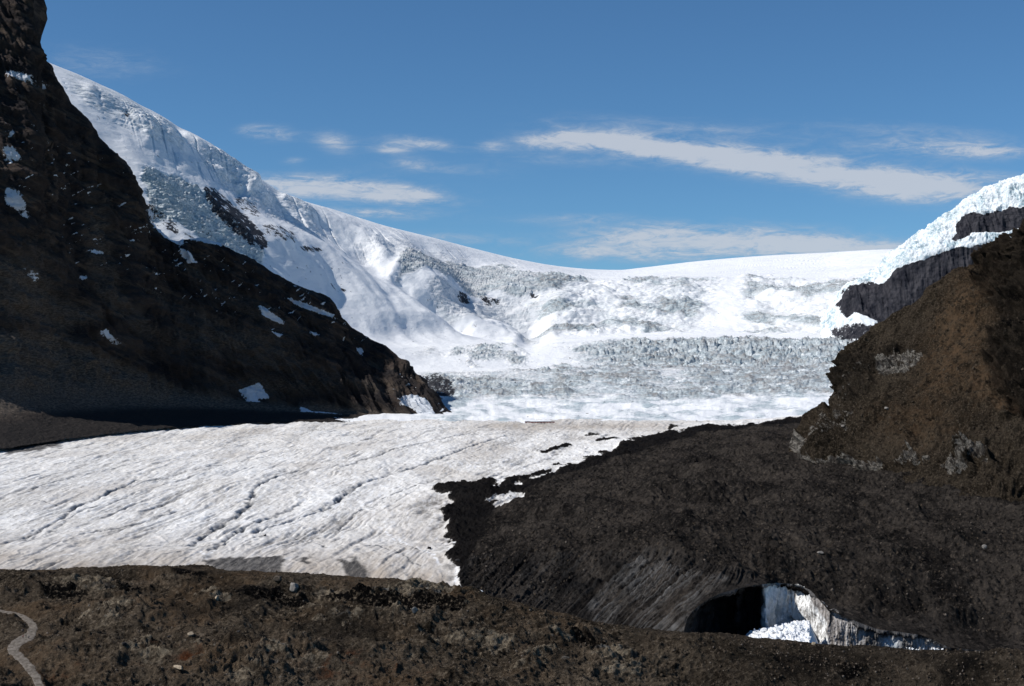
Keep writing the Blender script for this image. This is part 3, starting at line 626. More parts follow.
serz = band(2.9,4.15,.3)*midf*(.35+.65*sstep(560, 640, PX))+.25*upf+leftf*.6
d = serz*ser*.75*(.25+1.0*sstep(-.25,.35,fbm(x/110,s/70,0*x,3,477)))+rough*(22*(crev-.35)+12*(crev2-.4)+14*fbm(x/60, s/45, 0*x, 6, 415, .62))
lumps = band(4.9, 6.3)*sstep(545, 575, PX)*sstep(860,800,PX)*(1-.9*chute)
d += lumps*(18*np.abs(fbm(x/110, s/130, z/70, 3, 463))+9*np.abs(fbm(x/45, s/60, z/30, 3, 464))-6)
d += band(0.0, 1.3, .2)*sstep(400,440,PX)*(7*fbm(x/110, s/90, 0*x, 4, 465)+3*fbm(x/30, s/30, 0*x, 4, 466))
d += 1.6*fbm(x/35, y/70, z/20, 4, 417)+ band(0, 1.1)*2.0*fbm(x/40, y/70, 0*x, 4, 419)
# big forms: ribs and hollows of the left snow slope, bowl under the cornice, buttresses of the headwall
lf = sstep(560, 420, PX)
big = 55*fbm((x+0.5*y)/520, (z+0.4*x)/620, y/900, 3, 431)+14*fbm((x+y*.5)/160, z/200, y/400, 3, 433)
d += lf*big*np.clip((8-V)/1.0, 0, 1)*sstep(3.9, 5, V)*0.8
RWx = 3*fbm(x/90,y/90,z/90,3,471)
def rib(pts, w, a):
    dd = segdist(PX+RWx, PY-.6*RWx, pts); return a*np.exp(-(dd/w)**2)
qd = PX-(338+(PY-235)*1.42)+6*fbm(x/200,y/200,z/200,3,473)
zon = sstep(205, 255, PY)*sstep(345, 320, PY)*sstep(3.9, 4.6, V)
d += .7*zon*(75*np.exp(-((qd+62)/34)**2)-50*np.exp(-((qd-2)/16)**2)+26*np.exp(-((qd-42)/20)**2))
d += rib([(400,268),(432,290),(470,312),(515,334)], 8, 26)
d += -rib([(470,296),(500,306),(528,318)], 20, 70)-rib([(430,300),(462,322)], 8, 30)
d += 6*(sstep(536, 552, PX+4*fbm(x/60,y/60,z/60,3,474))*np.exp(-np.clip(PX-552,0,999)/110))*band(4.95, 6.4, .3)
d += rib([(155,108),(172,135),(215,165),(262,200)], 9, 26)+rib([(190,133),(222,160),(250,190)], 7, 30)-rib([(175,130),(205,160),(238,195)], 6, 22)
d += rib([(285,200),(330,222),(372,246),(392,268)], 7, 26)+rib([(90,90),(130,112),(150,135)], 8, 22)
d += (1-lf)*band(5, 6.2)*(22*fbm(x/170, z/80, y/200, 3, 435))*(1-.8*chute)
topl = ridged(x/500, (y+2*x)/90, 0*x, 3, 475); d -= 6*sstep(.75,.95,topl)*sstep(6.2,6.8,V)
ed = 1-0.9*np.exp(-((V-8)/0.5)**2); d *= ed
d *= np.where(V > 8.2, 0, 1)
Ps = P+(N*0.6+np.array([0,0,.4]))*d[...,None]
PX, PY = proj(Ps); w2 = 3*fbm(x/30, y/30, z/30, 3, 441)
rock = np.zeros_like(x)
for poly, a in [([(203,186),(214,188),(228,200),(243,212),(256,225),(267,238),(270,246),(262,250),(248,244),(232,232),(214,214),(205,200)],1.0),([(232,196),(252,200),(262,215),(250,214),(238,206)],.62),([(262,222),(290,228),(298,240),(280,243),(262,232)],.55),
   ([(456,290),(464,292),(472,303),(464,305),(458,300)],.95),([(476,296),(486,295),(500,300),(500,305),(486,306)],.8),([(528,295),(540,295),(539,300),(530,300)],1.0),([(300,245),(318,247),(325,251),(304,252)],.8),([(330,284),(350,286),(345,292),(333,290)],.5),([(142,205),(158,205),(185,232),(200,240),(150,225)],.6),([(200,225),(222,238),(210,238)],.6),
   ([(120,108),(134,114),(132,120),(122,116)],.55),([(384,213),(392,216),(388,219)],.0),([(413,378),(436,372),(452,382),(456,395),(440,398),(418,390)],.9),([(425,400),(445,402),(440,412),(428,408)],.6),
   ([(832,322),(845,316),(870,325),(880,335),(850,345),(838,340)],.75)]:
    rock = np.maximum(rock, a*inpoly(PX+w2, PY+0.7*w2, poly))
rock = blur(rock*.8, 12)
Ns = normals(Ps)
steep = sstep(0.75, 0.35, np.abs(Ns[...,2]))
icem = np.clip(rough*0.95*(0.55+0.6*steep), 0, 1)
icem = np.maximum.reduce([icem, 0.80*lowf, .72*midf, leftf*.85, .95*upf])
icem = np.maximum(icem, .8*band(0,1.2)*sstep(-.15,.3,fbm(x/90,s/60,0*x,5,476))*sstep(400,440,PX))
icem = blur(icem, 4)
crevm = np.clip(1.0*midf*sstep(.5,.8,crev)+1.1*lowf*sstep(.45,.75,crev2)+1.2*upf*np.maximum(sstep(.5,.8,crev),sstep(.55,.8,crev2))+.3*lowf+.2*midf+.2*upf, 0, 1)  # dark grey along crevasse lines, fainter over the rough ice
crevm = np.maximum(crevm, 0.6*leftf*sstep(300, 420, PX))
M_SNOW = mat_snow()
grid_obj('snowfield', Ps, M_SNOW, (rock, icem, crevm))
GR['head'] = Ps

# ------------------------------------------------------------------ right far massif with hanging glacier
U = np.arange(822, 1200, 0.6/RES)
sk = row(U, [(822,320,4500),(832,303,4480),(845,290,4450),(858,281,4420),(870,271,4400),(885,258,4380),(900,245,4350),(912,237,4340),(928,229,4320),(940,217,4300),(955,207,4280),(970,197,4260),(985,189,4240),(1000,184,4220),(1012,179,4200),(1030,172,4180),(1100,140,4100),(1200,100,4000)], True)
ct = row(U, [(822,335,4350),(835,318,4300),(842,296,4280),(848,288,4270),(870,282,4250),(885,273,4230),(900,262,4200),(920,254,4180),(940,246,4150),(960,240,4130),(1000,234,4100),(1018,230,4080),(1100,200,4000),(1200,160,3900)], True)
cb = row(U, [(822,345,4300),(836,338,4230),(845,325,4190),(860,318,4160),(880,318,4140),(900,325,4100),(940,330,4060),(1018,330,4000),(1100,320,3950),(1200,300,3850)], True)
bs = (cb[0]+60, cb[1]-250)
um = ((sk[0]*0.45+ct[0]*0.55), ct[1]*0.72+sk[1]*0.28)
P, V = loft(U, [bs, cb, ct, um, sk, (sk[0]+20, sk[1]+300), (sk[0]+90, sk[1]+1200)], [50,110,70,80,12,8])
N = normals(P); PX, PY = proj(P); x, y, z = P[...,0], P[...,1], P[...,2]
w2 = 4.5*fbm(x/45, y/45, z/45, 5, 501, .6)
rk = inpoly(PX+w2, PY+w2, [(842,292),(852,287),(870,281),(884,281),(890,273),(902,265),(915,262),(938,253),(962,247),(985,243),(1012,240),(1200,225),(1200,340),(920,340),(875,318),(856,312),(846,318),(836,306)])*1.0
rk = np.maximum(rk, inpoly(PX+w2, PY+w2, [(948,234),(956,232),(957,220),(972,214),(990,212),(1008,206),(1030,203),(1200,180),(1200,215),(1018,228),(998,232),(972,231),(960,239),(953,238)])*1.0)
rk = np.maximum(rk, inpoly(PX+w2, PY+w2, [(830,330),(845,324),(885,322),(880,338),(832,342)])*.7)
rk = blur(rk, 6)
f1, e1, r1 = worley((x+10*fbm(x/40,y/40,z/40,2,503))/20, z/26, 505)
f2, e2, r2 = worley((x+6*fbm(x/20,y/20,z/20,2,503))/9, z/13, 507)
cl = 22*(ridged(x/60, z/400, y/300, 4, 511)-.4)+12*(ridged(x/22, z/150, y/100, 4, 513)-.4)+4*fbm(x/16, y/16, z/10, 3, 515)-9
ice = 7*(r1-.4)*sstep(0,.2,e1)+6*(r2-.5)*sstep(0,.2,e2)+9*(ridged(x/16,y/30,z/50,4,526)-.4)+9*fbm(x/35, y/35, z/35, 5, 517,.6)+18*fbm(x/110,y/110,z/110,2,518)-14*sstep(.6,.9,ridged(x/40,y/60,z/70,4,527,.6))
d = rk*cl+(1-rk)*ice*sstep(1.6, 2.2, V)+(1-rk)*2*fbm(x/30,y/30,z/30,3,519)
d *= np.where(V > 4.3, 0.2, 1)*(1-0.4*np.exp(-((V-4)/.2)**2))
Pr = P+N*d[...,None]*0.9
M_FAR = mat_far()
grid_obj('right_icecap_cliff', Pr, M_FAR, (rk, (1-rk)*(0.35+0.65*sstep(-.2,.4,fbm(x/40,y/40,z/40,3,521))), 0*x))
GR['far'] = Pr

# ------------------------------------------------------------------ right brown mountain
tops = [(788,466,1735),(790,455,1740),(793,446,1750),(797,437,1755),(803,428,1760),(810,420,1765),(820,411,1770),(828,406,1775),(831,396,1780),(833,386,1790),(836,374,1795),(840,364,1800),(844,354,1805),(850,346,1810),(870,331,1815),(885,321,1810),(900,312,1805),(920,299,1795),(940,286,1785),(960,272,1770),(980,262,1750),(992,252,1740),(1002,244,1725),(1012,238,1712),(1018,232,1700),(1040,214,1680),(1060,205,1660),(1140,140,1600),(1300,40,1500),(1500,-60,1400)]
U = np.unique(np.concatenate([np.arange(787, 850, 0.4/RES), np.arange(850, 1060, 0.62/RES), np.arange(1060, 1500, 3.0)]))
tp_, tY = row(U, tops, True)
b0 = row(U, [(787,500,1500),(800,510,1430),(830,520,1360),(870,530,1290),(920,545,1200),(980,565,1100),(1040,575,1050),(1150,590,1000),(1500,640,900)])
b1 = row(U, [(787,474,1690),(792,482,1650),(800,486,1600),(815,488,1560),(830,486,1535),(870,490,1450),(920,500,1350),(980,512,1255),(1040,520,1200),(1150,530,1150),(1500,560,1050)])
b2 = row(U, [(787,470,1710),(792,462,1690),(800,452,1655),(815,440,1630),(830,432,1620),(870,440,1540),(920,450,1450),(980,455,1370),(1040,450,1330),(1150,430,1270),(1500,400,1150)])
b3 = (tp_+(b2[0]-tp_)*0.45, b2[1]+(tY-b2[1])*0.5)
b4 = (tp_+(b2[0]-tp_)*0.12, b2[1]+(tY-b2[1])*0.88)
P, V = loft(U, [b0,b1,b2,b3,b4,(tp_,tY),(tp_+30,tY+80),(tp_+160,tY+350)], [60,110,150,130,50,16,12])
N = normals(P); N = N*np.sign(-(N[...,1:2])+1e-9)*1.0; PX, PY = proj(P); x, y, z = P[...,0], P[...,1], P[...,2]
lft = np.clip((PX-786)/40, 0.12, 1); lft = lft*np.where(V < 1.5, 1, 1)
ed = 1-0.5*np.exp(-((V-5)/.3)**2)
w2 = 7*fbm(x/40, y/40, z/40, 6, 601, .6)
def pm_(poly, n=4, a=1.0): return a*blur(inpoly(PX+w2, PY+w2, poly)*1.0, n*5)
crag = np.maximum.reduce([pm_([(985,250),(1018,225),(1300,0),(1300,460),(1018,420),(995,390),(988,350),(1000,310),(975,285)]), pm_([(835,365),(860,352),(900,345),(905,355),(880,372),(850,392),(832,400),(828,388)],4,.8),pm_([(832,400),(845,384),(870,372),(880,388),(850,400)],4,.6)])
lrock = np.maximum.reduce([pm_([(790,462),(792,440),(800,432),(806,440),(800,470)],2,.55), pm_([(798,462),(812,452),(822,470),(835,462),(862,460),(884,461),(878,470),(855,478),(830,487),(812,484),(800,478)],2,.62),
   pm_([(892,462),(900,456),(908,444),(916,450),(916,458),(905,462)],2,.55),pm_([(918,458),(930,458),(936,466),(928,468)],2,.5),pm_([(944,470),(960,462),(965,448),(980,450),(992,455),(994,463),(975,464),(960,470),(948,474)],2,.5)])
grey = np.maximum.reduce([pm_([(815,425),(835,410),(865,402),(850,420),(825,440),(808,438)],4,.5),pm_([(875,362),(895,350),(920,350),(930,362),(905,375),(880,375)],5,.75),pm_([(828,405),(850,375),(870,360),(880,368),(855,395),(835,412)],4,.3),pm_([(882,405),(890,407),(886,412)],2,.7),pm_([(840,425),(848,424),(846,432)],2,.7)])
tan = np.maximum.reduce([0.85*np.exp(-(((PX-965-(PY-330)*-.35)/28)**2+((PY-340)/75)**2)), 0.8*np.exp(-(((PX-985)/22)**2+((PY-385)/22)**2)), 0.5*np.exp(-(((PX-920)/40)**2+((PY-425)/20)**2)),0.6*pm_([(990,400),(1018,400),(1018,418),(1000,418)],3)])
f1, e1, r1 = worley(x/16+fbm(x/20,y/20,z/20,2,603), z/11+x/40, 605)
rw = fbm(x/60,y/60,z/60,3,606); rill = ridged((x-z*1.05)/15+.6*rw, z/260, y/300, 4, 607, .6); rill2 = ridged((x-z*1.05)/40+.5*rw, z/400, y/500, 3, 608, .6)
d = lft*ed*(crag*(48*(ridged(x/60, y/60, z/45, 5, 611,.6)-.35)+14*(r1-.4)*sstep(0,.2,e1)+8*fbm(x/12, y/12, z/8, 5, 613,.6))
  +(1-crag)*(18*fbm(x/120, y/120, z/120, 3, 615)+7*(rill-.4)+13*(rill2-.4)+3*(ridged((x-z*1.05)/5, z/150, y/200, 3, 618)-.4)+4.5*fbm(x/12, y/12, z/12, 5, 617,.62)+20*(ridged(x/50,y/50,z/40,5,619,.6)-.4)*sstep(-.15,.3,fbm(x/90,y/90,z/90,2,620))))
d += sstep(.1,.3,lrock)*lft*(9*(r1-.2)+13*(ridged(x/9, y/9, z/14, 4, 621)-.3))
d += grey*lft*(16*(ridged(x/16+z/16, y/16, z/9, 4, 623)-.4))
d *= np.where(V > 5.3, .3, 1)
Pb = P+N*d[...,None]
grid_obj('right_mountain', Pb, mat_brown('dark_brown_scree_slope', .46), (np.clip(lrock*.8,0,1), tan*.8, crag*.75), masks2=(tan*.12, np.maximum(grey*.95, lrock*1.6), sstep(.25,.5,fbm(x/30,y/30,z/16,5,622,.6))*(crag*.8+.25)))
GR['right'] = Pb

# ------------------------------------------------------------------ placing things on the ground
PR = {k: proj(v) for k, v in GR.items()}
def ground(key, px, py):
    X_, Y_ = PR[key]; dd = (X_-px)**2+(Y_-py)**2
    m = dd.min(); c = np.where(dd <= m+0.6, GR[key][...,1], 1e9)
    i = np.unravel_index(np.argmin(c), c.shape); return GR[key][i].copy()
def tag(o, label=None, cat=None, group=None, kind=None):
    if label: o['label'] = label
    if cat: o['category'] = cat
    if group: o['group'] = group
    if kind: o['kind'] = kind
    return o
def mesh_obj(name, verts, faces, mat, parent=None, smooth=False, loc=(0,0,0)):
    me = bpy.data.meshes.new(name); me.from_pydata([tuple(v) for v in verts], [], faces); me.update()
    if smooth:
        for p in me.polygons: p.use_smooth = True
    me.materials.append(mat); o = bpy.data.objects.new(name, me); COL.objects.link(o); o.location = loc
    if parent: o.parent = parent
    return o
def empty(name, loc, rz=0):
    o = bpy.data.objects.new(name, None); COL.objects.link(o); o.location = loc; o.rotation_euler = (0,0,rz); o.empty_display_size = 1; return o
import bmesh
def rock_mesh(name, seed, mat, sub=3, flat=(1,0.8,0.65), cut=0.55):
    rng = np.random.RandomState(seed)
    bm = bmesh.new(); bmesh.ops.create_icosphere(bm, subdivisions=sub, radius=1)
    me = bpy.data.meshes.new(name); bm.to_mesh(me); bm.free()
    n = len(me.vertices); co = np.zeros(n*3); me.vertices.foreach_get('co', co); co = co.reshape(-1,3)
    for _ in range(11):
        a = rng.randn(3); a /= np.linalg.norm(a); h = cut+0.3*rng.rand()
        dpt = co@a-h; co = co-np.outer(np.maximum(dpt, 0)*0.93, a)
    co = co*(1+0.10*fbm(co[:,0]*2+seed, co[:,1]*2, co[:,2]*2, 3, seed))[:,None]*np.array(flat)*(0.85+0.3*rng.rand(3))
    co[:,2] += 0.25
    me.vertices.foreach_set('co', co.ravel()); me.update(); me.materials.append(mat); return me
M_RD = mat_plain('dark_boulder', (0.022,0.020,0.019), 0.9, .35, 1.5)
M_RB = mat_plain('brown_boulder', (0.075,0.058,0.043), 0.9, .4, 1.5)
M_GP = mat_plain('pale_stones', (0.12,0.10,0.082), 0.95, .4, 1.2, .03); M_GB = mat_plain('brown_stones', (0.05,0.039,0.029), 0.95, .4, 1.2, .03)
M_RG = mat_plain('grey_boulder', (0.20,0.18,0.16), 0.9, .35, 1.2)
M_RT = mat_plain('tan_boulder', (0.30,0.24,0.17), 0.9, .3, 1.2)
M_IW = mat_plain('clean_ice', (0.82,0.84,0.86), 0.5, .06, 0.8)
def boulder(key, px, py, size, mat, label, seed, name='boulder', cat='boulder', group=None, flat=(1,.85,.7)):
    p = ground(key, px, py)
    o = bpy.data.objects.new(name, rock_mesh(name, seed, mat, 3, flat)); COL.objects.link(o)
    o.location = p; o.scale = (size/2,)*3; o.rotation_euler = (0,0,seed*1.3)
    return tag(o, label, cat, group)
boulder('tongue', 429, 548, 5.0, M_RD, 'small black boulder alone on the white ice, well above the glacier foot', 1)
boulder('tongue', 458.5, 561, 4.2, M_RD, 'small black boulder on the ice right beside the dark debris edge', 2)
boulder('tongue', 447, 585, 5.6, M_RD, 'black boulder at the lowest tip of the white ice, just above the brown hill', 3)
boulder('tongue', 265, 535, 3.2, M_RD, 'black boulder at the lower end of the longest meltwater channel', 4)
boulder('tongue', 480, 594, 5.0, M_IW, 'lone white ice chunk at the foot of the black debris slope', 5, 'ice_chunk', 'ice chunk', flat=(.8,.8,1.1))
boulder('hill', 294, 589, 8.0, M_RG, 'large pale grey boulder on the crest of the brown hill', 6, flat=(1,.8,.75))
boulder('hill', 277, 581, 6.0, M_RB, 'squat brown boulder on the hill crest, left of the large pale one', 7)
boulder('hill', 124, 645, 2.6, M_RD, 'dark boulder on the open brown slope, leftmost of the two black ones', 8)
boulder('hill', 169, 637, 2.6, M_RD, 'dark boulder on the open brown slope above the flat pale slab', 9)
boulder('hill', 157, 644, 3.6, M_RG, 'low flat grey slab of rock between two dark boulders', 10, 'rock_slab', 'rock', flat=(1.5,.8,.35))
boulder('hill', 238, 632, 2.2, M_RD, 'dark boulder on the brown slope below the cream patch of rock', 11)
boulder('hill', 191, 635, 4.2, M_RT, 'cream coloured boulder in the middle of the brown slope', 12, flat=(1.1,.8,.6))
boulder('hill', 217, 599, 3.6, M_RT, 'bright cream boulder standing below the hill crest', 13, flat=(.8,.8,1.1))
boulder('hill', 178, 668, 4.4, M_RT, 'long pale slab of rock lying tilted near the lower edge of the hill', 14, 'rock_slab', 'rock', flat=(1.6,.7,.45))
boulder('hill', 415, 611, 4.2, M_RG, 'grey boulder sticking out of the black ledge on the hill', 15, flat=(1,.6,.9))
boulder('hill', 813, 644, 3.0, M_RT, 'tan boulder on the brown rim just below the white ice rubble', 16)
boulder('right', 842, 427, 5.5, M_RG, 'pale boulder on the lower left face of the brown mountain', 17)
boulder('right', 887, 409, 6.0, M_RG, 'pale boulder lying in the scree high on the brown mountain', 18)
boulder('tongue', 820, 553, 4.0, M_RG, 'pale grey boulder on the dark debris above the cave', 19)
boulder('tongue', 985, 547, 4.4, M_RG, 'pale grey boulder on the dark debris near the right edge', 20)
# loose stones
def scatter(name, key, n, mat, smin, smax, sel, seed):
    rng = np.random.RandomState(seed); Pk = GR[key]; X_, Y_ = PR[key]
    cand = np.flatnonzero(sel(X_, Y_, Pk).ravel())
    wgt = np.ones(len(cand))
    ii = rng.choice(cand, n)
    pts = Pk.reshape(-1,3)[ii]
    ico = [(0,0,1)]+[(math.cos(a)*.9, math.sin(a)*.9, .35) for a in np.arange(5)*2*math.pi/5]+[(math.cos(a)*.9, math.sin(a)*.9, -.4) for a in np.arange(5)*2*math.pi/5+.6]
    fc = [(0,1+i,1+(i+1)%5) for i in range(5)]+[(1+i,6+i,1+(i+1)%5) for i in range(5)]+[(1+(i+1)%5,6+i,6+(i+1)%5) for i in range(5)]
    ico = np.array(ico); fc = np.array(fc)
    s = smin+(smax-smin)*rng.rand(n)**4
    Vv = ico[None]*(0.65+0.7*rng.rand(n, len(ico), 1))*s[:,None,None]*0.5*(0.6+0.8*rng.rand(n,1,3))
    Vv = Vv+pts[:,None]+np.array([0,0,.1])*s[:,None,None]
    Ff = fc[None]+(np.arange(n)*len(ico))[:,None,None]
    Vv = Vv.reshape(-1,3); Ff = Ff.reshape(-1,3)
    me = bpy.data.meshes.new(name); me.vertices.add(len(Vv)); me.vertices.foreach_set('co', Vv.astype(np.float32).ravel())
    me.loops.add(Ff.size); me.loops.foreach_set('vertex_index', Ff.astype(np.int32).ravel())
    me.polygons.add(len(Ff)); me.polygons.foreach_set('loop_start', np.arange(0, Ff.size, 3, dtype=np.int32)); me.polygons.foreach_set('loop_total', np.full(len(Ff), 3, np.int32))
    me.update(calc_edges=True); me.materials.append(mat)
    o = bpy.data.objects.new(name, me); COL.objects.link(o); o['kind'] = 'stuff'
    return o
hs = lambda X_, Y_, P_: (X_ > -60) & (X_ < 1080) & (Y_ > 560) & (Y_ < 720) & (segdist(X_, Y_, PATH) > 7)
tag(scatter('gravel', 'hill', 9000, M_GB, .3, 1.7, hs, 1), 'loose brown stones strewn over the foreground hill', 'gravel')
tag(scatter('gravel', 'hill', 2200, M_GP, .3, 1.3, hs, 2), 'loose pale stones strewn over the foreground hill', 'gravel')
ds = lambda X_, Y_, P_: (X_ > 445) & (X_ < 1080) & (Y_ > 470) & inpoly(X_, Y_, [(475,600),(470,540),(520,500),(620,465),(760,440),(1080,440),(1080,660),(760,570),(620,552),(540,600)])
tag(scatter('gravel', 'tongue', 6000, M_GB, .5, 2.0, ds, 3), 'brown stones scattered over the dark debris-covered ice', 'gravel')
tag(scatter('gravel', 'tongue', 700, M_GP, .5, 1.8, ds, 4), 'pale stones scattered over the dark debris-covered ice', 'gravel')
rs = lambda X_, Y_, P_: (X_ > 800) & (X_ < 1060) & (Y_ > 250) & (Y_ < 540)
tag(scatter('gravel', 'right', 2500, M_GB, .8, 3.2, rs, 5), 'loose brown scree on the slope of the right mountain', 'gravel')

# ice rubble below the collapsed roof
Ui = np.arange(736, 822, 0.5); vi = np.linspace(0, 1, 90)[:,None]; Yi = 856+48*vi+0*Ui[None]; fi = (Ui[None]-742)/72
prof = np.clip((fi+.06)*6, 0, 1)**.7*np.clip((1.06-fi)*8, 0, 1)*(0.5+.55*np.clip(fi*1.4, 0, 1))
Xi = (Ui[None]-CX)/F*Yi; hi_ = 12.5*prof*np.sin(np.clip(vi*1.15, 0, 1)*math.pi/2)**.9
hi_ = hi_+prof*(3.0*np.abs(fbm(Xi/5, Yi/5, 0*Xi, 4, 701, .65))+1.2*(worley(Xi/2.6, Yi/2.6, 703)[2]-.5))
Pi = np.stack([Xi, Yi, -169+hi_], -1)
tm = NT('crushed_ice', .6, .3); ni = tm.noise(.5, 5, .7)
M_CR = tm.done(tm.mix(tm.step(ni, .34, .5), (0.45,0.46,0.48), (0.86,0.87,0.88)), tm.bump(ni, .6, .8))
mo = grid_obj('ice_debris', Pi, M_CR, kind='stuff', smooth=False); mo['label'] = 'heap of crushed white ice on the cave floor'; mo['category'] = 'ice debris'
rng = np.random.RandomState(5)
protos = [rock_mesh('ice_block', 50+i, M_IW, 2, (1,.75,.6), .3) for i in range(6)]
def iceblock(px, Y, z, s, i, label, group):
    o = bpy.data.objects.new('ice_block', protos[i % 6]); COL.objects.link(o)
    o.location = ((px-CX)/F*Y, Y, z); o.scale = (s/2,)*3; o.rotation_euler = tuple(rng.rand(3)*6)
    return tag(o, label, 'ice block', group)
for i in range(200):
    px = 741+70*rng.rand(); f = (px-742)/70; Y = 862+34*rng.rand()
    h = .5+12.5*math.sin(min(1,(Y-856)/48*1.15)*math.pi/2)**.9*(.5+.55*min(1,f*1.4))*min(1,(1.06-f)*8)*min(1,((f+.06)*6)); s = 1.2+5.5*rng.rand()**3.5
    iceblock(px, Y, -168.6+h+1.2*rng.rand(), s, i, 'white ice block in the heap of fallen ice on the cave floor', 'fallen ice blocks in the cave mouth')
for i in range(46):
    px = 900+45*rng.rand()
    iceblock(px, 878+6*rng.rand(), -169.6+1.8*rng.rand()-(px-900)*.012, 1.2+2.0*rng.rand()**2, i, 'small white ice block at the foot of the low dirty ice cliff', 'ice blocks below the low cliff')
b = iceblock(738.5, 868, -161.5, 5.0, 2, 'single large white ice block left of the rubble heap, by the black cave mouth', None)

# ------------------------------------------------------------------ people
M_SK = mat_plain('skin', (0.45,0.30,0.22), .6, .05); M_HAIR = mat_plain('hair', (0.03,0.02,0.015), .7, .1)
def skinmesh(name, joints, edges, mat, parent):
    me = bpy.data.meshes.new(name); me.from_pydata([j[0] for j in joints], edges, []); me.update()
    o = bpy.data.objects.new(name, me); COL.objects.link(o); o.parent = parent
    md = o.modifiers.new('skin', 'SKIN'); sb = o.modifiers.new('sub', 'SUBSURF'); sb.levels = 1; sb.render_levels = 1
    if not me.skin_vertices: me.attributes.new if False else None
    return o, md
def tube(path, radii, n=8):
    """closed tapered tube through points, returned as verts, faces"""
    V_, F_ = [], []; path = [np.array(p, float) for p in path]
    for i, p in enumerate(path):
        a = path[max(i-1,0)]; b_ = path[min(i+1,len(path)-1)]; t_ = b_-a; t_ /= np.linalg.norm(t_)+1e-9
        r_ = np.cross(t_, (0,1,0.01) if abs(t_[1]) < .9 else (1,0,0)); r_ /= np.linalg.norm(r_); s_ = np.cross(t_, r_)
        rx = radii[i] if isinstance(radii[i], tuple) else (radii[i], radii[i])
        for k_ in range(n):
            an = 2*math.pi*k_/n; V_.append(p+r_*math.cos(an)*rx[0]+s_*math.sin(an)*rx[1])
    for i in range(len(path)-1):
        for k_ in range(n):
            F_.append((i*n+k_, i*n+(k_+1)%n, (i+1)*n+(k_+1)%n, (i+1)*n+k_))
    F_.append(tuple(range(n-1,-1,-1))); F_.append(tuple((len(path)-1)*n+k_ for k_ in range(n)))
    return V_, F_
def join(parts):
    V_, F_ = [], []
    for v, f in parts:
        o = len(V_); V_ += list(v); F_ += [tuple(i+o for i in q_) for q_ in f]
    return V_, F_
def remeshed(name, parts, mat, parent, vox=0.035):
    v, f = join(parts); o = mesh_obj(name, v, f, mat, parent, True)
    md = o.modifiers.new('merge', 'REMESH'); md.mode = 'VOXEL'; md.voxel_size = vox; md.use_smooth_shade = True
    return o
def person(loc, rz, jacket, legs, label, group, stride=.22, pack=None, sit=False):
    if DBG: print('PERSON', label, loc, proj(np.array(loc)))
    t = empty('person', loc, rz); tag(t, label, 'person', group)
    hip = .93
    L = [(.10,0,hip),(.11,stride*.55,.50),(.11,stride*.6-.08,.08)]; Rr = [(-.10,0,hip),(-.11,-stride*.1+.05,.50),(-.11,-stride,.10)]
    def foot(p): return tube([(p[0],p[1]-.05,.05),(p[0],p[1]+.17,.04)],[(.05,.05),(.04,.03)])
    torso = tube([(0,0,.88),(0,0,1.05),(0,.01,1.25),(0,.02,1.42),(0,.02,1.50)],[(.16,.11),(.15,.10),(.18,.12),(.17,.10),(.07,.07)],12)
    head = tube([(0,.02,1.46),(0,.03,1.56),(0,.04,1.60),(0,.04,1.68),(0,.03,1.75),(0,.03,1.785)],[.055,.055,(.075,.085),(.085,.10),(.07,.085),(.03,.03)],12)
    nose = tube([(0,.13,1.665),(0,.16,1.65)],[.018,.014],6)
    A = [(.20,.02,1.42),(.25,-stride*.5,1.15),(.23,-stride*.5+.15,.93)]; B = [(-.20,.02,1.42),(-.25,stride*.4,1.15),(-.23,stride*.5+.14,.95)]
    def hand(p):
        out = [tube([p,(p[0],p[1]+.03,p[2]-.09)],[(.03,.02),(.035,.018)])]
        for k_ in range(4): out.append(tube([(p[0],p[1]+.01+.018*k_,p[2]-.08),(p[0]*.97,p[1]+.02+.018*k_,p[2]-.15-.01*(k_ in (1,2)))],[.009,.007],5))
        out.append(tube([(p[0],p[1]+.05,p[2]-.03),(p[0],p[1]+.085,p[2]-.08)],[.011,.008],5)); return out
    remeshed('body', [torso, head, nose, tube(L,[.085,.055,.04]), tube(Rr,[.085,.055,.04]), foot(L[2]), foot(Rr[2]), tube(A,[.05,.038,.028]), tube(B,[.05,.038,.028])]+hand(A[2])+hand(B[2]), M_SK, t, .02)
    up = tube([(0,0,.86),(0,0,1.05),(0,.01,1.25),(0,.02,1.43),(0,.02,1.51)],[(.19,.14),(.18,.13),(.21,.145),(.19,.125),(.075,.075)],12)
    remeshed('jacket', [up, tube([A[0],A[1],A[2]],[.075,.06,.05]), tube([B[0],B[1],B[2]],[.075,.06,.05])], jacket, t)
    remeshed('trousers', [tube([(0,0,1.0),(0,0,.84)],[(.17,.125),(.175,.125)],12), tube(L,[.11,.08,.065]), tube(Rr,[.11,.08,.065])], legs, t)
    for p in (L[2],Rr[2]): remeshed('boot', [tube([(p[0],p[1]-.07,.06),(p[0],p[1]+.19,.045)],[(.06,.06),(.05,.04)])], M_HAIR, t)
    remeshed('hair', [tube([(0,.0,1.60),(0,-.005,1.70),(0,.015,1.775),(0,.02,1.80)],[(.08,.085),(.095,.10),(.08,.09),(.03,.03)],12)], M_HAIR, t)
    if pack: remeshed('backpack', [tube([(0,-.20,1.0),(0,-.23,1.15),(0,-.22,1.38),(0,-.19,1.46)],[(.15,.09),(.17,.11),(.15,.09),(.08,.05)],10)], pack, t)
    return t
def cloth(n, c): return mat_plain(n, c, .8, .1)
MJ = {'black': cloth('black_cloth',(0.012,0.012,0.014)),'red': cloth('red_cloth',(0.35,0.02,0.02)),'navy': cloth('navy_cloth',(0.015,0.02,0.05)),'grey': cloth('grey_cloth',(0.08,0.08,0.09)),'white': cloth('white_cloth',(0.6,0.6,0.6))}
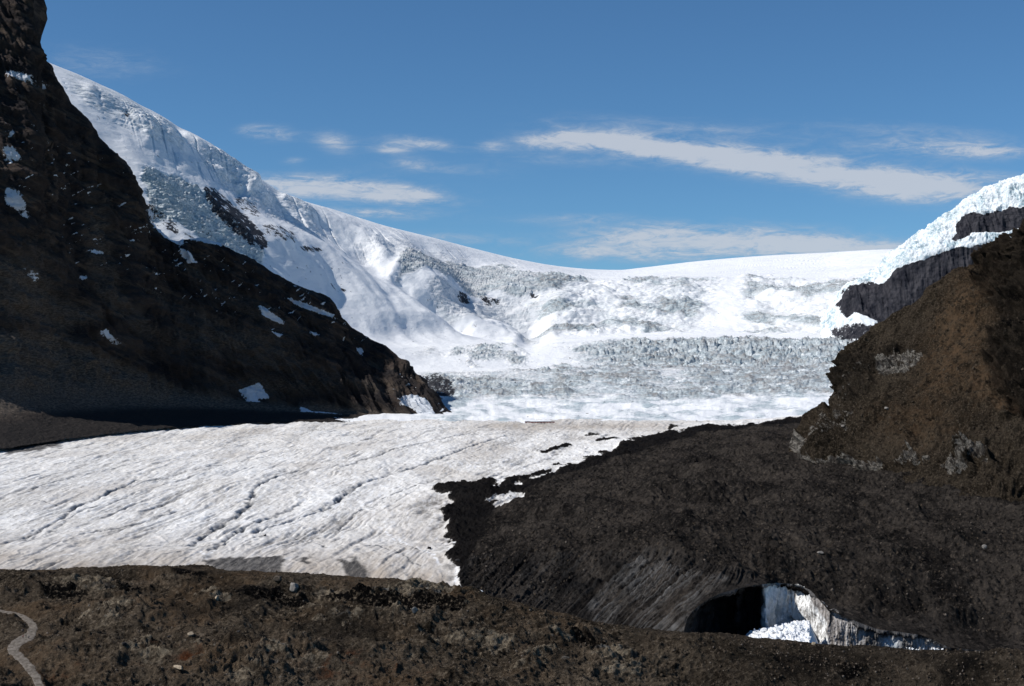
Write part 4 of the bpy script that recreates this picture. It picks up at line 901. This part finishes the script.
gp = 'hikers on the gravel path'
for (px, py, j, l, rz, lab, pk) in [(25.5,626,'black','black',.3,'hiker in black standing highest on the pale path','grey'),(23.2,631.5,'navy','grey',2.0,'hiker in a navy jacket and grey trousers at the left side of the path','black'),(29.2,631,'black','navy',-1,'hiker in a black jacket and navy trousers on the right side of the path',None),
   (23.6,638.2,'red','black',1.2,'hiker in a red jacket lowest on the path',None),(26,637.5,'black','black',-1.5,'hiker in black right beside the one in red',None),(29,638.5,'grey','navy',2.4,'hiker in a grey jacket at the right edge of the path beside the red one','navy')]:
    person(ground('hill', px, py)+np.array([0,0,.15]), rz, MJ[j], MJ[l], lab, gp, .2, MJ.get(pk))
gi = 'hikers walking in line on the ice'
for i, (px, py, j, l, lab) in enumerate([(7.5,517.2,'black','black','hiker in black at the rear of the line on the ice'),(8.8,517,'navy','black','hiker in navy right in front of the last one on the ice'),(11.6,516.4,'black','grey','hiker in black jacket and grey trousers on the ice, third from the rear'),
   (13.6,516.2,'grey','black','hiker in a grey jacket on the ice, fourth from the rear'),(15.8,515.8,'black','navy','hiker in black jacket and navy trousers mid-line on the ice'),(18.6,515.4,'white','black','hiker in a pale jacket on the ice, second from the front'),(20.8,515.1,'navy','navy','hiker in navy clothes a step behind the leader on the ice'),(22.4,515,'black','black','hiker in black leading the line on the ice')]):
    person(ground('tongue', px, py), -math.pi/2+.2*math.sin(i*3), MJ[j], MJ[l], lab, gi, .28, MJ['black'] if i % 2 else None)

# ------------------------------------------------------------------ snow coaches
M_RED = mat_plain('red_paint', (0.26,0.04,0.025), .4, .06, 1, .5); M_WH = mat_plain('white_paint', (0.75,0.75,0.73), .4, .05, 1, .5)
M_GL = mat_plain('dark_glass', (0.02,0.025,0.03), .1, .05, 1, .6); M_TY = mat_plain('tyre_rubber', (0.02,0.02,0.02), .9, .1); M_MT = mat_plain('steel', (0.3,0.3,0.3), .4, .1)
def box(x0,x1,y0,y1,z0,z1,b=0.0):
    c = b
    prof = [(x0+c,z0),(x1-c,z0),(x1,z0+c),(x1,z1-c),(x1-c,z1),(x0+c,z1),(x0,z1-c),(x0,z0+c)] if b else [(x0,z0),(x1,z0),(x1,z1),(x0,z1)]
    n = len(prof); v = [(p[0],y0,p[1]) for p in prof]+[(p[0],y1,p[1]) for p in prof]
    f = [tuple(range(n)), tuple(range(2*n-1,n-1,-1))]+[(i,i+n,(i+1)%n+n,(i+1)%n) for i in range(n)]
    return v, f
def disc(cx, cz, r, y0, y1, n=20):
    v = [(cx+r*math.cos(2*math.pi*i/n), y0, cz+r*math.sin(2*math.pi*i/n)) for i in range(n)]+[(cx+r*math.cos(2*math.pi*i/n), y1, cz+r*math.sin(2*math.pi*i/n)) for i in range(n)]
    return v, [tuple(range(n)), tuple(range(2*n-1,n-1,-1))]+[(i,i+n,(i+1)%n+n,(i+1)%n) for i in range(n)]
def mk(name, parts, mat, parent):
    v, f = join(parts); return mesh_obj(name, v, f, mat, parent)
coach = empty('snow_coach', (0,0,0))
bd = mk('body', [box(-6.5,6.5,-1.6,1.6,1.3,2.5,.12)], M_RED, coach)
mk('cab', [box(-6.4,6.4,-1.55,1.55,2.5,3.9,.25)], M_WH, coach)
for s_ in (-1, 1):
    for k_ in range(7): mk('window', [box(-5.9+k_*1.7,-4.4+k_*1.7,s_*1.56-.02,s_*1.56+.02,2.65,3.55,.1)], M_GL, coach)
mk('windscreen', [box(6.38,6.44,-1.3,1.3,2.5,3.55)], M_GL, coach)
for s_ in (-1, 1): mk('headlight', [disc(0,0,.16,-.05,.05)], M_WH, coach).location = (6.5, s_*1.1, 1.8)
mk('chassis', [box(-5.8,5.8,-.7,.7,.8,1.3)], M_MT, coach)
for s_ in (-1, 1):
    for cx_ in (-4.4,-2.6,4.2):
        w_ = mk('wheel', [disc(cx_,.8,.8,s_*1.0-.3,s_*1.0+.3)], M_TY, coach)
        mk('rim', [disc(cx_,.8,.4,s_*1.32-.03,s_*1.32+.03)], M_MT, w_)
mk('door', [box(-.6,.6,-1.67,-1.63,1.5,3.4,.05)], M_GL, coach)
def copy_tree(o, parent=None):
    c = o.copy(); COL.objects.link(c); c.parent = parent
    for ch in [k_ for k_ in o.children]: copy_tree(ch, c)
    return c
labs = ['leftmost of the five red and white snow coaches parked on the far ice','second snow coach from the left in the row on the far ice','middle snow coach of the five parked in a row on the far ice','second snow coach from the right in the row on the far ice','rightmost of the five red and white snow coaches on the far ice']
bpy.context.view_layer.update()
for i in range(5):
    c = coach if i == 0 else copy_tree(coach)
    px = 527.5+i*6.1
    p = ground('tongue', px, 422.6); c.location = p+np.array([0,0,.3]); c.rotation_euler = (0,0,(.06,-.05,.1,.0,-.08)[i]+(math.pi if i == 2 else 0))
    tag(c, labs[i], 'snow coach', 'snow coaches parked on the glacier')
for i, px in enumerate([514,583,620,640]):
    pass

# ------------------------------------------------------------------ sky, sun, camera
SUN = np.array([-0.965, -0.26, 0.0]); SUN = SUN/np.linalg.norm(SUN); EL = math.radians(45)
S = np.array([SUN[0]*math.cos(EL), SUN[1]*math.cos(EL), math.sin(EL)])
sd = bpy.data.lights.new('sun', 'SUN'); sd.energy = 4.5; sd.angle = math.radians(.53); sd.color = (1,.965,.91)
so = bpy.data.objects.new('sun', sd); COL.objects.link(so)
from mathutils import Vector
so.rotation_euler = Vector(S).to_track_quat('Z', 'Y').to_euler(); so.location = (-500,0,900)
w = bpy.data.worlds.new('World'); SC.world = w; w.use_nodes = True; nt = w.node_tree; nt.nodes.clear()
class WN(NT):
    def __init__(s): s.t = nt
wn = WN(); out = wn.n('ShaderNodeOutputWorld'); bg = wn.n('ShaderNodeBackground'); sky = wn.n('ShaderNodeTexSky')
sky.sky_type = 'NISHITA'; sky.sun_disc = False; sky.sun_elevation = EL; sky.sun_rotation = math.atan2(S[0], S[1]); sky.altitude = 2200; sky.air_density = 1.0; sky.dust_density = 0.3; sky.ozone_density = 2.0
geo = wn.n('ShaderNodeTexCoord'); sx = wn.n('ShaderNodeSeparateXYZ'); wn.l(geo.outputs['Generated'], sx.inputs[0])
yy = wn.math('MAXIMUM', sx.outputs[1], 0.02)
u = wn.math('DIVIDE', sx.outputs[0], yy); v = wn.math('DIVIDE', sx.outputs[2], yy)     # bearing and height of the sky ahead
cv = wn.n('ShaderNodeCombineXYZ'); wn.l(u, cv.inputs[0]); wn.l(v, cv.inputs[1])
nA = wn.noise(24, 9, .68, cv.outputs[0], (0.5,2.6,1), .8); nB = wn.noise(110, 8, .72, cv.outputs[0], (0.45,1.6,1), .8)
tot = None
for (cx, cy, rx, ry, ang, a) in [(870,178,120,17,7,1.15),(770,163,60,12,9,.9),(640,146,80,12,6,.85),(600,141,50,9,4,.8),(545,142,36,8,2,.75),(700,155,70,11,8,.8),(930,188,70,13,5,.8),
    (940,148,75,9,2,.75),(990,152,50,8,1,.5),(350,190,95,13,4,.95),(300,184,50,9,3,.6),(410,196,40,9,5,.6),(272,133,24,8,4,.75),(250,131,12,6,0,.5),(334,142,20,10,12,.85),(420,143,38,7,6,.7),(390,149,24,6,8,.6),(415,163,26,5,4,.4),(490,146,16,6,0,.5),(295,161,12,4,0,.5),
    (730,242,150,13,0,.85),(650,236,70,9,2,.6),(620,255,110,9,2,.62),(800,246,110,11,2,.7),(890,252,60,8,2,.5),(360,212,60,5,2,.4),(460,238,60,6,4,.45),(570,218,60,5,-2,.35),(100,62,70,16,4,.36),(560,130,20,5,30,.3),(985,175,40,6,3,.4),(1060,200,60,14,6,.8),(700,130,140,10,5,.35),(560,160,90,8,3,.3),(450,170,70,7,3,.3),(900,130,120,9,3,.35),(680,225,120,8,1,.35),(380,215,60,6,2,.4)]:
    c0 = (cx-CX)/F; c1 = (HY-cy)/F; ca, sa = math.cos(math.radians(ang)), math.sin(math.radians(ang))
    du = wn.math('SUBTRACT', u, c0); dv = wn.math('SUBTRACT', v, c1)
    # along = ca*du - sa*dv ; across = sa*du + ca*dv   (positive angle falls to the right)
    al = wn.math('SUBTRACT', wn.math('MULTIPLY', du, ca*F/rx), wn.math('MULTIPLY', dv, sa*F/rx))
    ac = wn.math('ADD', wn.math('MULTIPLY', du, sa*F/ry), wn.math('MULTIPLY', dv, ca*F/ry))
    r2 = wn.math('ADD', wn.math('MULTIPLY', al, al), wn.math('MULTIPLY', ac, ac))
    e = wn.math('MULTIPLY', wn.math('POWER', 2.718, wn.math('MULTIPLY', r2, -1.0)), a)
    tot = e if tot is None else wn.math('ADD', tot, e)
dn = wn.math('ADD', wn.math('MULTIPLY', wn.math('SUBTRACT', nA, .5), 2.8), wn.math('MULTIPLY', wn.math('SUBTRACT', nB, .5), 2.3))
den = wn.math('ADD', tot, wn.math('MULTIPLY', dn, wn.math('MINIMUM', wn.math('ADD', wn.math('MULTIPLY', tot, 1.2), .05), 1.0)))
cm = wn.math('MULTIPLY', wn.step(den, .02, 1.25), wn.step(sx.outputs[1], 0.0, 0.1)); cm = wn.math('MULTIPLY', cm, .80)
cloud = wn.mix(wn.step(den, .4, 1.3), (4.8,5.7,7.0), (6.8,7.2,7.9))
tint = wn.mix(1.0, sky.outputs[0], (0.575,0.915,1.13), 'MULTIPLY')
wn.l(wn.mix(cm, tint, cloud), bg.inputs['Color']); bg.inputs['Strength'].default_value = 0.085
wn.l(bg.outputs[0], out.inputs['Surface'])

cam = bpy.data.cameras.new('camera'); co = bpy.data.objects.new('camera', cam); COL.objects.link(co); SC.camera = co
cam.sensor_width = 36; cam.lens = 36*F/1024; cam.shift_y = (HY-343)/1024; cam.clip_start = 1; cam.clip_end = 60000
co.location = (0,0,0); co.rotation_euler = (math.pi/2,0,0)
SC.view_settings.view_transform = 'Standard'; SC.view_settings.look = 'None'; SC.view_settings.exposure = 0; SC.view_settings.gamma = 1
SC.render.resolution_x = 1024; SC.render.resolution_y = 686
